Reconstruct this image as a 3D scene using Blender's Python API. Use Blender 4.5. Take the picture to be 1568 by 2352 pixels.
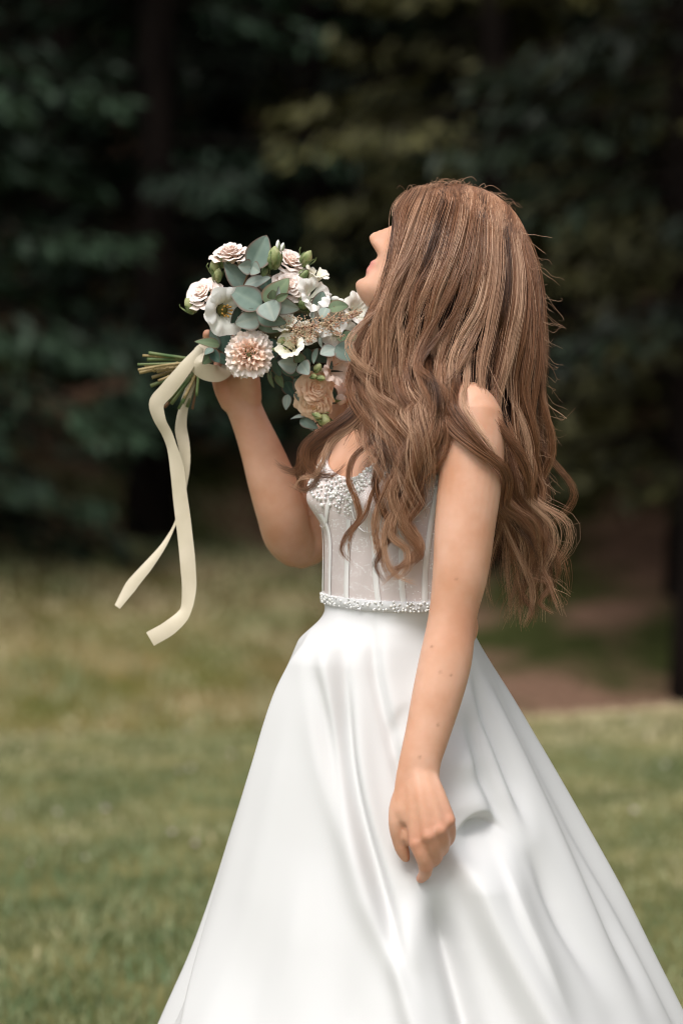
import bpy, math, random
import numpy as np
from mathutils import Vector, Matrix

random.seed(7)
rng = np.random.default_rng(7)
for o in list(bpy.data.objects):
    bpy.data.objects.remove(o, do_unlink=True)
scene = bpy.context.scene
COL = scene.collection

# ------------------------------------------------------------------ camera
FOC, SENS = 85.0, 36.0
CAM = np.array([0.0, -3.4, 1.35])
AIM = np.array([0.0, 0.0, 1.165])
cam_d = bpy.data.cameras.new('camera')
cam = bpy.data.objects.new('camera', cam_d)
COL.objects.link(cam)
scene.camera = cam
cam.location = CAM
cam.rotation_euler = Vector(AIM - CAM).to_track_quat('-Z', 'Y').to_euler()
cam_d.sensor_fit = 'VERTICAL'
cam_d.sensor_height = SENS
cam_d.lens = FOC
cam_d.clip_end = 2000
cam_d.dof.use_dof = True
cam_d.dof.focus_distance = 3.29
cam_d.dof.aperture_fstop = 2.5
cam_d.dof.aperture_blades = 0

# ------------------------------------------------------------------ world and sun (bright overcast)
SUN_EL, SUN_AZ = 60.0, -26.0          # azimuth measured from behind the camera, positive to the right
world = bpy.data.worlds.new('World')
scene.world = world
world.use_nodes = True
wn = world.node_tree
wn.nodes.clear()
sky = wn.nodes.new('ShaderNodeTexSky')
sky.sky_type = 'NISHITA'
sky.sun_disc = False
sky.sun_elevation = math.radians(SUN_EL)
sky.sun_rotation = math.radians(180 - SUN_AZ)
sky.dust_density = 4.0
hs = wn.nodes.new('ShaderNodeHueSaturation')
hs.inputs['Saturation'].default_value = 0.22
bg = wn.nodes.new('ShaderNodeBackground')
bg.inputs['Strength'].default_value = 0.135
wo = wn.nodes.new('ShaderNodeOutputWorld')
wn.links.new(sky.outputs[0], hs.inputs['Color'])
wn.links.new(hs.outputs[0], bg.inputs[0])
wn.links.new(bg.outputs[0], wo.inputs[0])

sl = bpy.data.lights.new('sun', 'SUN')
sl.energy = 1.5
sl.angle = math.radians(28)
sl.color = (1.0, 0.965, 0.92)
sun = bpy.data.objects.new('sun', sl)
COL.objects.link(sun)
az, el = math.radians(SUN_AZ), math.radians(SUN_EL)
sdir = Vector((math.sin(az) * math.cos(el), -math.cos(az) * math.cos(el), math.sin(el)))
sun.rotation_euler = sdir.to_track_quat('Z', 'Y').to_euler()
sun.location = sdir * 30

scene.view_settings.view_transform = 'Standard'
scene.view_settings.look = 'None'
scene.view_settings.gamma = 1.0
scene.view_settings.use_curve_mapping = False
scene.view_settings.exposure = 0.36
scene.render.engine = 'CYCLES'
scene.cycles.use_denoising = True
scene.cycles.pixel_filter_type = 'BLACKMAN_HARRIS'
scene.cycles.filter_width = 1.05
scene.cycles.max_bounces = 8
scene.cycles.transparent_max_bounces = 16

# ------------------------------------------------------------------ helpers
_f = (AIM - CAM) / np.linalg.norm(AIM - CAM)
_r = np.array([1.0, 0, 0])
_u = np.cross(_r, _f)
FPX = FOC / SENS * 2352.0            # photograph studied at 1568 x 2352


def W(u, v, y=0.0):
    """photo point + its distance in the place -> position"""
    d = _f + _r * ((u - 784.0) / FPX) - _u * ((v - 1176.0) / FPX)
    return CAM + d * ((y - CAM[1]) / d[1])


def PX(p):
    q = np.asarray(p) - CAM
    z = q @ _f
    return 784 + (q @ _r) / z * FPX, 1176 - (q @ _u) / z * FPX


def ss(a, b, x):
    t = np.clip((np.asarray(x, float) - a) / (b - a), 0, 1)
    return t * t * (3 - 2 * t)


def crom(xs, ys, x):
    """smooth cubic interpolation through (xs, ys); ys may be vectors"""
    xs = np.asarray(xs, float)
    ys = np.asarray(ys, float)
    x = np.clip(np.asarray(x, float), xs[0], xs[-1])
    m = np.gradient(ys, xs, axis=0)
    i = np.clip(np.searchsorted(xs, x, side='right') - 1, 0, len(xs) - 2)
    h = xs[i + 1] - xs[i]
    t = (x - xs[i]) / h
    if ys.ndim > 1:
        t = t[..., None]
        h = h[..., None]
    t2, t3 = t * t, t * t * t
    return (2 * t3 - 3 * t2 + 1) * ys[i] + (t3 - 2 * t2 + t) * h * m[i] + (-2 * t3 + 3 * t2) * ys[i + 1] + (t3 - t2) * h * m[i + 1]


def resample(pts, n):
    pts = np.asarray(pts, float)
    d = np.r_[0, np.cumsum(np.linalg.norm(np.diff(pts[:, :3], axis=0), axis=1))]
    return crom(d, pts, np.linspace(0, d[-1], n))


def mesh_np(name, verts, faces, smooth=True):
    """fast mesh from numpy arrays; faces is one (n,k) array or a list of them"""
    verts = np.asarray(verts, np.float32).reshape(-1, 3)
    fl = faces if isinstance(faces, list) else [faces]
    fl = [np.asarray(f, np.int32) for f in fl if len(f)]
    me = bpy.data.meshes.new(name)
    me.vertices.add(len(verts))
    me.vertices.foreach_set('co', verts.ravel())
    loops = np.concatenate([f.ravel() for f in fl])
    tot = np.concatenate([np.full(len(f), f.shape[1], np.int32) for f in fl])
    st = np.r_[0, np.cumsum(tot)[:-1]].astype(np.int32)
    me.loops.add(len(loops))
    me.loops.foreach_set('vertex_index', loops)
    me.polygons.add(len(tot))
    me.polygons.foreach_set('loop_start', st)
    me.polygons.foreach_set('loop_total', tot)
    me.update(calc_edges=True)
    me.validate()
    if smooth:
        me.polygons.foreach_set('use_smooth', np.ones(len(me.polygons), bool))
    return me


def add_attr(me, name, vals, kind='FLOAT'):
    a = me.attributes.new(name, kind, 'POINT')
    if kind == 'FLOAT':
        a.data.foreach_set('value', np.asarray(vals, np.float32).ravel())
    else:
        a.data.foreach_set('color', np.asarray(vals, np.float32).ravel())


def obj(name, me, mat=None, parent=None, label=None, cat=None, group=None, kind=None):
    o = bpy.data.objects.new(name, me)
    COL.objects.link(o)
    if mat is not None and me is not None and not me.materials:
        me.materials.append(mat)
    if parent is not None:
        o.parent = parent
        if parent.parent is None:                  # meshes are laid out in world coordinates
            o.matrix_parent_inverse = Matrix.Translation(-Vector(parent.location))
    for k, val in (('label', label), ('category', cat), ('group', group), ('kind', kind)):
        if val:
            o[k] = val
    return o


def empty(name, loc, label=None, cat=None, group=None):
    o = bpy.data.objects.new(name, None)
    o.empty_display_size = 0.05
    COL.objects.link(o)
    o.location = loc
    bpy.context.view_layer.update()
    for k, val in (('label', label), ('category', cat), ('group', group)):
        if val:
            o[k] = val
    return o


def grid_faces(nu, nv, wrap=False, off=0):
    """quads of a grid stored row-major: nv rows of nu points"""
    i = np.arange(nu if wrap else nu - 1)
    j = np.arange(nv - 1)
    I, J = np.meshgrid(i, j)
    I, J = I.ravel(), J.ravel()
    I2 = (I + 1) % nu
    return np.stack([J * nu + I, J * nu + I2, (J + 1) * nu + I2, (J + 1) * nu + I], 1) + off


class MB:
    """collects closed pieces into one mesh"""
    def __init__(self):
        self.v, self.q, self.t, self.n = [], [], [], 0

    def add(self, v, q=None, t=None):
        v = np.asarray(v, float).reshape(-1, 3)
        if q is not None and len(q):
            self.q.append(np.asarray(q) + self.n)
        if t is not None and len(t):
            self.t.append(np.asarray(t) + self.n)
        self.v.append(v)
        self.n += len(v)

    def loft(self, rings, caps=True):
        rings = np.asarray(rings, float)
        m, k = rings.shape[:2]
        v = rings.reshape(-1, 3)
        q = grid_faces(k, m, wrap=True)
        t = None
        if caps:
            v = np.vstack([v, rings[0].mean(0), rings[-1].mean(0)])
            a = np.arange(k)
            b = (a + 1) % k
            t = np.vstack([np.stack([b, a, np.full(k, m * k)], 1), np.stack([a + (m - 1) * k, b + (m - 1) * k, np.full(k, m * k + 1)], 1)])
        self.add(v, q, t)

    def tube(self, pts, rad, k=16, n=None, flat=None, up=(0, -1, 0), ends=True):
        """tube along pts with radii rad; flat = ratio of the 'up' half axis"""
        pts = np.asarray(pts, float)
        rad = np.asarray(rad, float) * np.ones(len(pts))
        fl = (np.ones(len(pts)) if flat is None else np.asarray(flat, float) * np.ones(len(pts)))
        if n:
            a = resample(np.c_[pts, rad, fl], n)
            pts, rad, fl = a[:, :3], a[:, 3], a[:, 4]
        T = np.gradient(pts, axis=0)
        T /= np.linalg.norm(T, axis=1)[:, None] + 1e-12
        if ends:                                   # rounded ends
            e = np.array([0.97, 0.72, 0.35]); s = np.array([0.25, 0.7, 0.94])
            p0 = [pts[0] - T[0] * rad[0] * x for x in s[::-1]]
            p1 = [pts[-1] + T[-1] * rad[-1] * x for x in s]
            rr = np.r_[rad[0] * e[::-1], rad, rad[-1] * e]
            fl = np.r_[[fl[0]] * 3, fl, [fl[-1]] * 3]
            T = np.vstack([[T[0]] * 3, T, [T[-1]] * 3])
            pts = np.vstack([p0, pts, p1])
            rad = rr
        U = np.asarray(up, float)[None] - T * (T @ np.asarray(up, float))[:, None]
        U /= np.linalg.norm(U, axis=1)[:, None] + 1e-9
        V = np.cross(T, U)
        a = np.linspace(0, 2 * np.pi, k, endpoint=False)
        rings = pts[:, None] + rad[:, None, None] * (np.cos(a)[None, :, None] * V[:, None] + np.sin(a)[None, :, None] * U[:, None] * fl[:, None, None])
        self.loft(rings)

    def ball(self, c, r, nu=18, nv=11, R=None):
        th = np.linspace(0.001, np.pi - 0.001, nv)
        a = np.linspace(0, 2 * np.pi, nu, endpoint=False)
        s = np.stack([np.outer(np.sin(th), np.cos(a)), np.outer(np.sin(th), np.sin(a)), np.outer(np.cos(th), np.ones(nu))], -1) * np.asarray(r, float)
        if R is not None:
            s = s @ np.asarray(R).T
        self.loft(s + np.asarray(c))

    def mesh(self, name, smooth=True):
        f = []
        if self.q:
            f.append(np.vstack(self.q))
        if self.t:
            f.append(np.vstack(self.t))
        return mesh_np(name, np.vstack(self.v), f, smooth)


# ------------------------------------------------------------------ materials
def mat(name, base=(0.5, 0.5, 0.5), rough=0.6, spec=0.4, **kw):
    m = bpy.data.materials.new(name)
    m.use_nodes = True
    b = m.node_tree.nodes['Principled BSDF']
    b.inputs['Base Color'].default_value = (*base, 1)
    b.inputs['Roughness'].default_value = rough
    b.inputs['Specular IOR Level'].default_value = spec
    for k, val in kw.items():
        b.inputs[k.replace('_', ' ')].default_value = val
    return m


def node(m, t, **kw):
    n = m.node_tree.nodes.new(t)
    for k, val in kw.items():
        setattr(n, k, val)
    return n


def link(m, a, b):
    m.node_tree.links.new(a, b)


def bsdf(m):
    return m.node_tree.nodes['Principled BSDF']


def noise_col(m, c1, c2, scale=10.0, detail=4.0, lo=0.35, hi=0.65, coord='Object', stretch=None):
    """base colour wandering between two colours"""
    tc = node(m, 'ShaderNodeTexCoord')
    nz = node(m, 'ShaderNodeTexNoise')
    nz.inputs['Scale'].default_value = scale
    nz.inputs['Detail'].default_value = detail
    src = tc.outputs[coord]
    if stretch:
        mp = node(m, 'ShaderNodeMapping')
        mp.inputs['Scale'].default_value = stretch
        link(m, src, mp.inputs[0])
        src = mp.outputs[0]
    link(m, src, nz.inputs['Vector'])
    rp = node(m, 'ShaderNodeValToRGB')
    rp.color_ramp.elements[0].position = lo
    rp.color_ramp.elements[1].position = hi
    rp.color_ramp.elements[0].color = (*c1, 1)
    rp.color_ramp.elements[1].color = (*c2, 1)
    link(m, nz.outputs['Fac'], rp.inputs[0])
    link(m, rp.outputs[0], bsdf(m).inputs['Base Color'])
    return rp, nz, tc


def bump(m, scale, strength, dist=0.002, detail=4.0):
    nz = node(m, 'ShaderNodeTexNoise')
    nz.inputs['Scale'].default_value = scale
    nz.inputs['Detail'].default_value = detail
    tc = node(m, 'ShaderNodeTexCoord')
    link(m, tc.outputs['Object'], nz.inputs['Vector'])
    b = node(m, 'ShaderNodeBump')
    b.inputs['Strength'].default_value = strength
    b.inputs['Distance'].default_value = dist
    link(m, nz.outputs['Fac'], b.inputs['Height'])
    link(m, b.outputs[0], bsdf(m).inputs['Normal'])

# ================================================================== the place: terrace lawn, slope, forest
def terrace_edge(x):
    return 6.05 + 0.30 * np.clip(x, -6, 6) + 0.15 * np.sin(x * 1.3)


def ground_z(x, y):
    x = np.asarray(x, float)
    y = np.asarray(y, float)
    e = y - terrace_edge(x)
    drop = -1.15 * ss(0.0, 3.2, e)
    e2 = np.maximum(e - 3.0, 0)
    r = ss(-1.5, 5.0, x)
    rise = e2 * (0.150 + 0.13 * r) + 0.32 * np.maximum(e2 - 8.0 + 3.0 * r, 0) + 0.14 * np.maximum(e2 - 18, 0)
    und = 0.05 * np.sin(x * 0.9 + 1) * np.sin(y * 0.7) + 0.12 * np.sin(x * 0.31 + y * 0.23) * ss(3, 9, e)
    z = drop + np.minimum(rise, 60) + und * ss(2, 6, y)
    return z


def warp(n, lo, hi, dense_lo, dense_hi, frac):
    k = int(n * frac)
    a = np.linspace(dense_lo, dense_hi, k)
    m = (n - k) // 2
    l = dense_lo - (dense_lo - lo) * np.linspace(1, 0, m, endpoint=False) ** 2
    h = dense_hi + (hi - dense_hi) * np.linspace(1, 0, m, endpoint=False)[::-1] ** 2
    return np.r_[l, a, h]


def terrain(name, xs, ys, mat_, kind='structure'):
    X, Y = np.meshgrid(xs, ys)
    Z = ground_z(X, Y)
    return obj(name, mesh_np(name, np.stack([X, Y, Z], -1), grid_faces(len(xs), len(ys))), mat_, kind=kind)


m_lawn = mat('lawn_soil', rough=0.95, spec=0.1)
noise_col(m_lawn, (0.085, 0.100, 0.035), (0.22, 0.20, 0.08), 3.0, 8.0, 0.38, 0.66)
bump(m_lawn, 60, 0.8, 0.03)

m_slope = mat('slope_soil', rough=1.0, spec=0.05)
tc = node(m_slope, 'ShaderNodeTexCoord')
n1 = node(m_slope, 'ShaderNodeTexNoise'); n1.inputs['Scale'].default_value = 0.95; n1.inputs['Detail'].default_value = 5
n2 = node(m_slope, 'ShaderNodeTexNoise'); n2.inputs['Scale'].default_value = 1.7; n2.inputs['Detail'].default_value = 6
at = node(m_slope, 'ShaderNodeAttribute'); at.attribute_name = 'earth'
link(m_slope, tc.outputs['Object'], n1.inputs['Vector']); link(m_slope, tc.outputs['Object'], n2.inputs['Vector'])
r1 = node(m_slope, 'ShaderNodeValToRGB')
r1.color_ramp.elements[0].color = (0.105, 0.110, 0.026, 1); r1.color_ramp.elements[0].position = 0.35
r1.color_ramp.elements[1].color = (0.26, 0.19, 0.085, 1); r1.color_ramp.elements[1].position = 0.68
link(m_slope, n2.outputs['Fac'], r1.inputs[0])
r2 = node(m_slope, 'ShaderNodeValToRGB')
r2.color_ramp.elements[0].color = (0.050, 0.058, 0.018, 1); r2.color_ramp.elements[0].position = 0.40
r2.color_ramp.elements[1].color = (0.21, 0.125, 0.085, 1); r2.color_ramp.elements[1].position = 0.58
link(m_slope, n1.outputs['Fac'], r2.inputs[0])
mx = node(m_slope, 'ShaderNodeMix'); mx.data_type = 'RGBA'
link(m_slope, at.outputs['Fac'], mx.inputs['Factor']); link(m_slope, r1.outputs[0], mx.inputs[6]); link(m_slope, r2.outputs[0], mx.inputs[7])
link(m_slope, mx.outputs[2], bsdf(m_slope).inputs['Base Color'])
bump(m_slope, 9, 1.0, 0.15)

xs = warp(130, -180, 180, -9, 9, 0.75)
# lawn sheet: from behind the camera to just past the crest of the terrace
nyl = 90
tl = np.linspace(0, 1, nyl)
X = np.repeat(xs[None], nyl, 0)
Y = -120 + (terrace_edge(xs)[None] + 0.45 + 120) * (1 - (1 - tl[:, None]) ** 3)
lawn = obj('lawn', mesh_np('lawn', np.stack([X, Y, ground_z(X, Y)], -1), grid_faces(len(xs), nyl)), m_lawn, kind='structure')
nys = 150
ts = np.linspace(0, 1, nys)
Y = terrace_edge(xs)[None] + 0.40 + (170) * ts[:, None] ** 2.2
X = np.repeat(xs[None], nys, 0)
Z = ground_z(X, Y) - 0.006 * (1 - ss(0, 0.02, ts))[:, None]
sm = mesh_np('forest_slope', np.stack([X, Y, Z], -1), grid_faces(len(xs), nys))
E = Y - terrace_edge(xs)[None]
earth = np.clip(ss(-0.9, 1.0, X + 0.10 * (E - 4)) * ss(0.4, 2.2, E) + ss(8.5, 12.0, E - 1.2 * X * 0.3), 0, 1)
add_attr(sm, 'earth', earth)
slope = obj('forest_slope', sm, m_slope, kind='structure')

# grass on the terrace: uncountable blades, one object
m_grass = mat('grass_blade', rough=0.55, spec=0.3)
at = node(m_grass, 'ShaderNodeAttribute'); at.attribute_name = 'tint'
rp = node(m_grass, 'ShaderNodeValToRGB')
rp.color_ramp.elements[0].color = (0.100, 0.165, 0.072, 1)
rp.color_ramp.elements[1].color = (0.70, 0.56, 0.35, 1)
e = rp.color_ramp.elements.new(0.5); e.color = (0.33, 0.325, 0.165, 1)
link(m_grass, at.outputs['Fac'], rp.inputs[0]); link(m_grass, rp.outputs[0], bsdf(m_grass).inputs['Base Color'])


def lump(x, y, seed, f=1.0):
    r = np.random.default_rng(seed)
    s = 0
    for k in range(6):
        a, b, c = r.uniform(-1, 1, 3)
        w = f * 1.7 ** k * 0.6
        s = s + np.sin(x * a * w * 3 + y * b * w * 3 + c * 9) / 1.35 ** k
    return s / 2.6


def blades(name, n, xr, yr, hmin, hmax, wid, seed, tint_off, parent=None, label=None, edge=None, tint_fn=None):
    r = np.random.default_rng(seed)
    x = r.uniform(*xr, n)
    y = yr[0] + (yr[1] - yr[0]) * r.uniform(0, 1, n)
    if edge is not None:
        k = edge(x, y)
        x, y = x[k], y[k]
    n = len(x)
    z = ground_z(x, y)
    clump = np.clip(0.5 + 0.5 * lump(x, y, seed + 3, 1.6), 0, 1)
    h = r.uniform(hmin, hmax, n) * (0.35 + 1.1 * clump)
    a = r.uniform(0, 2 * np.pi, n)
    ln = r.normal(0, 0.5, (n, 2)) * h[:, None]
    b = np.stack([x, y, z - 0.004], -1)
    s = np.stack([np.cos(a), np.sin(a), 0 * a], -1) * (wid * r.uniform(0.6, 1.3, n))[:, None]
    mid = b + np.c_[ln * 0.35, h * 0.6]
    tip = b + np.c_[ln, h]
    v = np.stack([b - s, b + s, mid - s * 0.7, mid + s * 0.7, tip], 1).reshape(-1, 3)
    o = np.arange(n)[:, None] * 5
    q = np.array([[0, 1, 3, 2]]) + o
    t = np.array([[2, 3, 4]]) + o
    me = mesh_np(name, v, [q, t])
    tint = np.clip(tint_off + 0.34 * lump(x, y, seed + 9, 1.1) + r.normal(0, 0.16, n), 0, 1)
    if tint_fn is not None:
        tint = np.clip(tint + tint_fn(x, y), 0, 1)
    add_attr(me, 'tint', np.repeat(tint, 5))
    return obj(name, me, m_grass, parent, label=label, cat='grass', kind='stuff')


blades('lawn_grass', 170000, (-4.2, 4.8), (-0.6, 8.2), 0.018, 0.05, 0.0028, 21, 0.42,
       label='short green mown grass covering the flat terrace lawn',
       edge=lambda x, y: y < terrace_edge(x) + 0.5,
       tint_fn=lambda x, y: 0.34 * ss(-1.3, 0.1, y - terrace_edge(x)) - 0.05)
blades('slope_grass', 50000, (-7, 4), (9.0, 20.0), 0.03, 0.09, 0.008, 22, 0.52,
       label='rough olive grass patches on the far slope below the trees',
       edge=lambda x, y: (lump(x, y, 77, 0.45) > -0.25 + 0.75 * ss(-0.8, 1.0, x)) & (y < 17.5))

# pale clover heads and dropped petals in the lawn
m_clover = mat('clover_white', (0.55, 0.47, 0.42), 0.8)
mb = MB()
r = np.random.default_rng(5)
for k in range(170):
    x, y = r.uniform(-3.4, 4.2), r.uniform(0.6, 6.4)
    s = r.uniform(0.005, 0.010)
    mb.ball((x, y, float(ground_z(x, y)) + r.uniform(0.02, 0.045)), (s, s, s * 0.8), 6, 5)
obj('clover_flowers', mb.mesh('clover_flowers'), m_clover, label='tiny pale clover heads dotted over the mown lawn', cat='clover', kind='stuff')

# ------------------------------------------------------------------ trees
m_bark = mat('spruce_bark', rough=0.95, spec=0.1)
noise_col(m_bark, (0.004, 0.003, 0.0025), (0.016, 0.011, 0.009), 6, 6, 0.3, 0.7, stretch=(1, 1, 0.25))
bump(m_bark, 25, 0.9, 0.03)


def foliage_mat(name, c1, c2):
    m = mat(name, rough=0.6, spec=0.25)
    at = node(m, 'ShaderNodeAttribute'); at.attribute_name = 'tint'
    rp = node(m, 'ShaderNodeValToRGB')
    rp.color_ramp.elements[0].color = (*c1, 1)
    rp.color_ramp.elements[1].color = (*c2, 1)
    link(m, at.outputs['Fac'], rp.inputs[0]); link(m, rp.outputs[0], bsdf(m).inputs['Base Color'])
    return m


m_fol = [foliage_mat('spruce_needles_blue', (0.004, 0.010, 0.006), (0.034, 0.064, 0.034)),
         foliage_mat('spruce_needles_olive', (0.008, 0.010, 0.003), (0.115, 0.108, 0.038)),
         foliage_mat('spruce_needles_shaded', (0.004, 0.008, 0.004), (0.014, 0.024, 0.010))]  # near-black copy for inner trees, forest shade put into the colour


def tree_meshes(seed, height, low, reach, nbr, ncards):
    """trunk mesh, crown mesh (branches with many needle sprays), dead twig mesh"""
    r = np.random.default_rng(seed)
    tk = MB()
    hh = np.linspace(-0.4, height, 12)
    pts = np.c_[0.05 * np.sin(hh * 0.6 + seed), 0.05 * np.cos(hh * 0.5 + seed), hh]
    rad = np.interp(hh, [-0.4, 0.3, height], [0.26, 0.19, 0.02])
    tk.tube(pts, rad, 10, ends=False)
    sticks = MB()
    V, T, tint = [], [], []
    for k in range(nbr):
        f = (k + r.uniform(0, 1)) / nbr
        h = low + (height - low) * f ** 1.25
        L = reach * (1 - f) ** 0.75 * r.uniform(0.65, 1.1) + 0.25
        a = r.uniform(0, 2 * np.pi)
        d = np.array([math.cos(a), math.sin(a), 0])
        s = np.linspace(0, 1, 7)
        droop = r.uniform(0.25, 0.55)
        bp = np.array([0, 0, h]) + d * (L * s)[:, None] + np.array([0, 0, 1]) * (L * (0.10 * s - droop * s ** 2 + 0.18 * s ** 4))[:, None]
        sticks.tube(bp, np.linspace(0.028, 0.006, 7), 4, ends=False)
        nc = max(14, int(ncards * (0.3 + L / reach)))
        tt = r.uniform(0.18, 1, nc) ** 0.8
        c = np.stack([np.interp(tt, s, bp[:, i]) for i in range(3)], -1)
        side = np.cross(d, [0, 0, 1])
        w = (0.10 + 0.34 * np.sin(np.pi * np.clip(tt, 0.05, 0.93))) * L * 0.5
        sgn = r.uniform(-1, 1, nc)
        c = c + side * (sgn * w)[:, None] + np.array([0, 0, -1]) * (np.abs(sgn) * w * 0.35 + r.uniform(-0.03, 0.10, nc))[:, None] + r.normal(0, 0.03, (nc, 3))
        ax = d * r.uniform(0.3, 1.0, nc)[:, None] + side * (sgn * 1.0)[:, None] + np.array([0, 0, -1]) * r.uniform(0.0, 0.8, nc)[:, None]
        ax /= np.linalg.norm(ax, axis=1)[:, None]
        nn = np.array([0, 0, 1.0]) + r.normal(0, 0.45, (nc, 3))
        wd = np.cross(ax, nn)
        wd /= np.linalg.norm(wd, axis=1)[:, None]
        ln = r.uniform(0.10, 0.22, nc)[:, None]
        ww = r.uniform(0.018, 0.045, nc)[:, None]
        q = np.stack([c - ax * ln * 0.5, c + wd * ww, c + ax * ln * 0.6 - np.array([0, 0, 0.02]), c - wd * ww], 1)
        V.append(q.reshape(-1, 3))
        bt = r.uniform(0.0, 1.0)
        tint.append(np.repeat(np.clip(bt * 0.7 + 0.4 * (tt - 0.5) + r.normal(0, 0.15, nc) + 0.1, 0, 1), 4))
    V = np.vstack(V)
    n = len(V) // 4
    cm = mesh_np('crown', V, np.arange(n * 4).reshape(n, 4))
    add_attr(cm, 'tint', np.concatenate(tint))
    return tk.mesh('trunk'), cm, sticks.mesh('branches')


TREE_KINDS = [tree_meshes(1, 11.0, 0.35, 2.3, 110, 80), tree_meshes(2, 12.0, 0.9, 2.1, 100, 80), tree_meshes(3, 13.0, 2.4, 2.0, 90, 80)]
LBL = ['blue green spruce with low drooping branches at the forest edge',
       'olive green spruce with loose drooping branches at the forest edge',
       'dark spruce standing deep in the forest shade']
GRP = ['blue green spruces at the forest edge', 'olive spruces at the forest edge', 'dark spruces deep in the forest']
crown_cache = {}


def tree(x, y, kind, col, s, rz):
    tm, cm, sm_ = TREE_KINDS[kind]
    key = (kind, col)
    if key not in crown_cache:
        c2 = cm if not cm.materials else cm.copy()
        c2.materials.clear()
        c2.materials.append(m_fol[col])
        crown_cache[key] = c2
    t = empty('spruce_tree', (x, y, float(ground_z(x, y))), LBL[col], 'tree', GRP[col])
    t.scale = (s, s, s)
    t.rotation_euler = (0, 0, rz)
    for nm, me, mm in (('trunk', tm, m_bark), ('crown', crown_cache[key], m_fol[col]), ('branches', sm_, m_bark)):
        o = bpy.data.objects.new(nm, me)
        COL.objects.link(o)
        if not me.materials:
            me.materials.append(mm)
        o.parent = t
        if nm == 'branches':
            o['kind'] = 'stuff'


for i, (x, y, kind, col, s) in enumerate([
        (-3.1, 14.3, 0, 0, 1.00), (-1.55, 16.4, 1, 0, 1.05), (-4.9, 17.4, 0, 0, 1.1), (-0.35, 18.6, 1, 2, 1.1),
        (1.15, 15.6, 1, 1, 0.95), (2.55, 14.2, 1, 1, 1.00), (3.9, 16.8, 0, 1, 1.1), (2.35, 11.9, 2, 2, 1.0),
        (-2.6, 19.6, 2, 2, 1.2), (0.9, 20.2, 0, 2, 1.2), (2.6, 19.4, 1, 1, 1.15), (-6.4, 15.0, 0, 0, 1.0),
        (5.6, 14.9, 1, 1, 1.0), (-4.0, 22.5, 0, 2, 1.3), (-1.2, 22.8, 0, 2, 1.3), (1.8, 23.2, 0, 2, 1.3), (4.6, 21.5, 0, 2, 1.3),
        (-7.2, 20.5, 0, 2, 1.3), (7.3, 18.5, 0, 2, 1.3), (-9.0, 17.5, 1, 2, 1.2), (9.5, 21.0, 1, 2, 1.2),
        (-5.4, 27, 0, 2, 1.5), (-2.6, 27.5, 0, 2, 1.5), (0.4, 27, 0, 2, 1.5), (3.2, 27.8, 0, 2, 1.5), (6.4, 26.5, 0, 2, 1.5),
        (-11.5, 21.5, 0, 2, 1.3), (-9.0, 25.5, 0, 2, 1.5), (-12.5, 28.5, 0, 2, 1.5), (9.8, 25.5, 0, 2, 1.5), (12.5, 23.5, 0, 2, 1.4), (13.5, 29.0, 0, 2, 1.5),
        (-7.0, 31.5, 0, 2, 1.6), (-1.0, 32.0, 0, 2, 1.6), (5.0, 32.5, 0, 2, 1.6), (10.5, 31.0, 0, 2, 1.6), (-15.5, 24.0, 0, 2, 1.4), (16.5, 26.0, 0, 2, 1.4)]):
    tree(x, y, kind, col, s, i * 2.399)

# ================================================================== the bride
TH = math.radians(60)                              # torso turned 60 degrees from the camera
FW = np.array([-math.sin(TH), -math.cos(TH), 0])   # her front
LT = np.array([math.cos(TH), -math.sin(TH), 0])    # her left
UP = np.array([0, 0, 1.0])
WAIST = W(914, 1383, 0.0)

# ring heights above the waist: lateral half axis, front, back, centre shift forward
TH_H = [-0.24, -0.16, -0.08, -0.03, 0.0, 0.05, 0.10, 0.15, 0.20, 0.235, 0.262, 0.285, 0.305, 0.325]
TH_A = [0.108, 0.108, 0.106, 0.110, 0.117, 0.119, 0.126, 0.135, 0.142, 0.146, 0.142, 0.122, 0.088, 0.060]
TH_F = [0.080, 0.080, 0.080, 0.083, 0.087, 0.084, 0.079, 0.072, 0.066, 0.062, 0.058, 0.056, 0.054, 0.052]
TH_B = [0.080, 0.080, 0.080, 0.081, 0.084, 0.083, 0.086, 0.092, 0.098, 0.098, 0.092, 0.082, 0.070, 0.058]
TH_C = [0.0, 0.0, 0.0, 0.0, 0.0, 0.002, 0.002, 0.0, -0.006, -0.012, -0.018, -0.022, -0.024, -0.026]


def torso(phi, h, off=0.0):
    """point on the torso: phi 0 = front, + = her left; h above waist"""
    phi, h = np.broadcast_arrays(np.asarray(phi, float), np.asarray(h, float))
    a = crom(TH_H, TH_A, h) + off
    bf = crom(TH_H, TH_F, h) + off
    bb = crom(TH_H, TH_B, h) + off
    c = crom(TH_H, TH_C, h)
    cs, sn = np.cos(phi), np.sin(phi)
    e = 0.90
    lat = a * np.sign(sn) * np.abs(sn) ** e
    fw = np.where(cs > 0, bf, bb) * np.sign(cs) * np.abs(cs) ** e + c
    front = np.clip(cs, 0, 1) ** 0.6
    for sg in (-1, 1):
        dh = h - 0.150
        g = np.exp(-((lat - sg * 0.066) / 0.044) ** 2 - (dh / np.where(dh < 0, 0.036, 0.062)) ** 2)
        fw = fw + front * 0.036 * g
        lat = lat + front * 0.012 * sg * g
    return WAIST + lat[..., None] * LT + fw[..., None] * FW + h[..., None] * UP


# ---- head, in its own frame (left, forward, up), eyes level with z = 0
HC = W(1032, 612, 0.0)
PITCH = math.radians(38)
YAW = math.radians(3)
hf0 = np.array([-math.cos(YAW), math.sin(YAW), 0])
HF = hf0 * math.cos(PITCH) + UP * math.sin(PITCH)
HU = -hf0 * math.sin(PITCH) + UP * math.cos(PITCH)
HL = np.cross(HU, HF)


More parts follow.
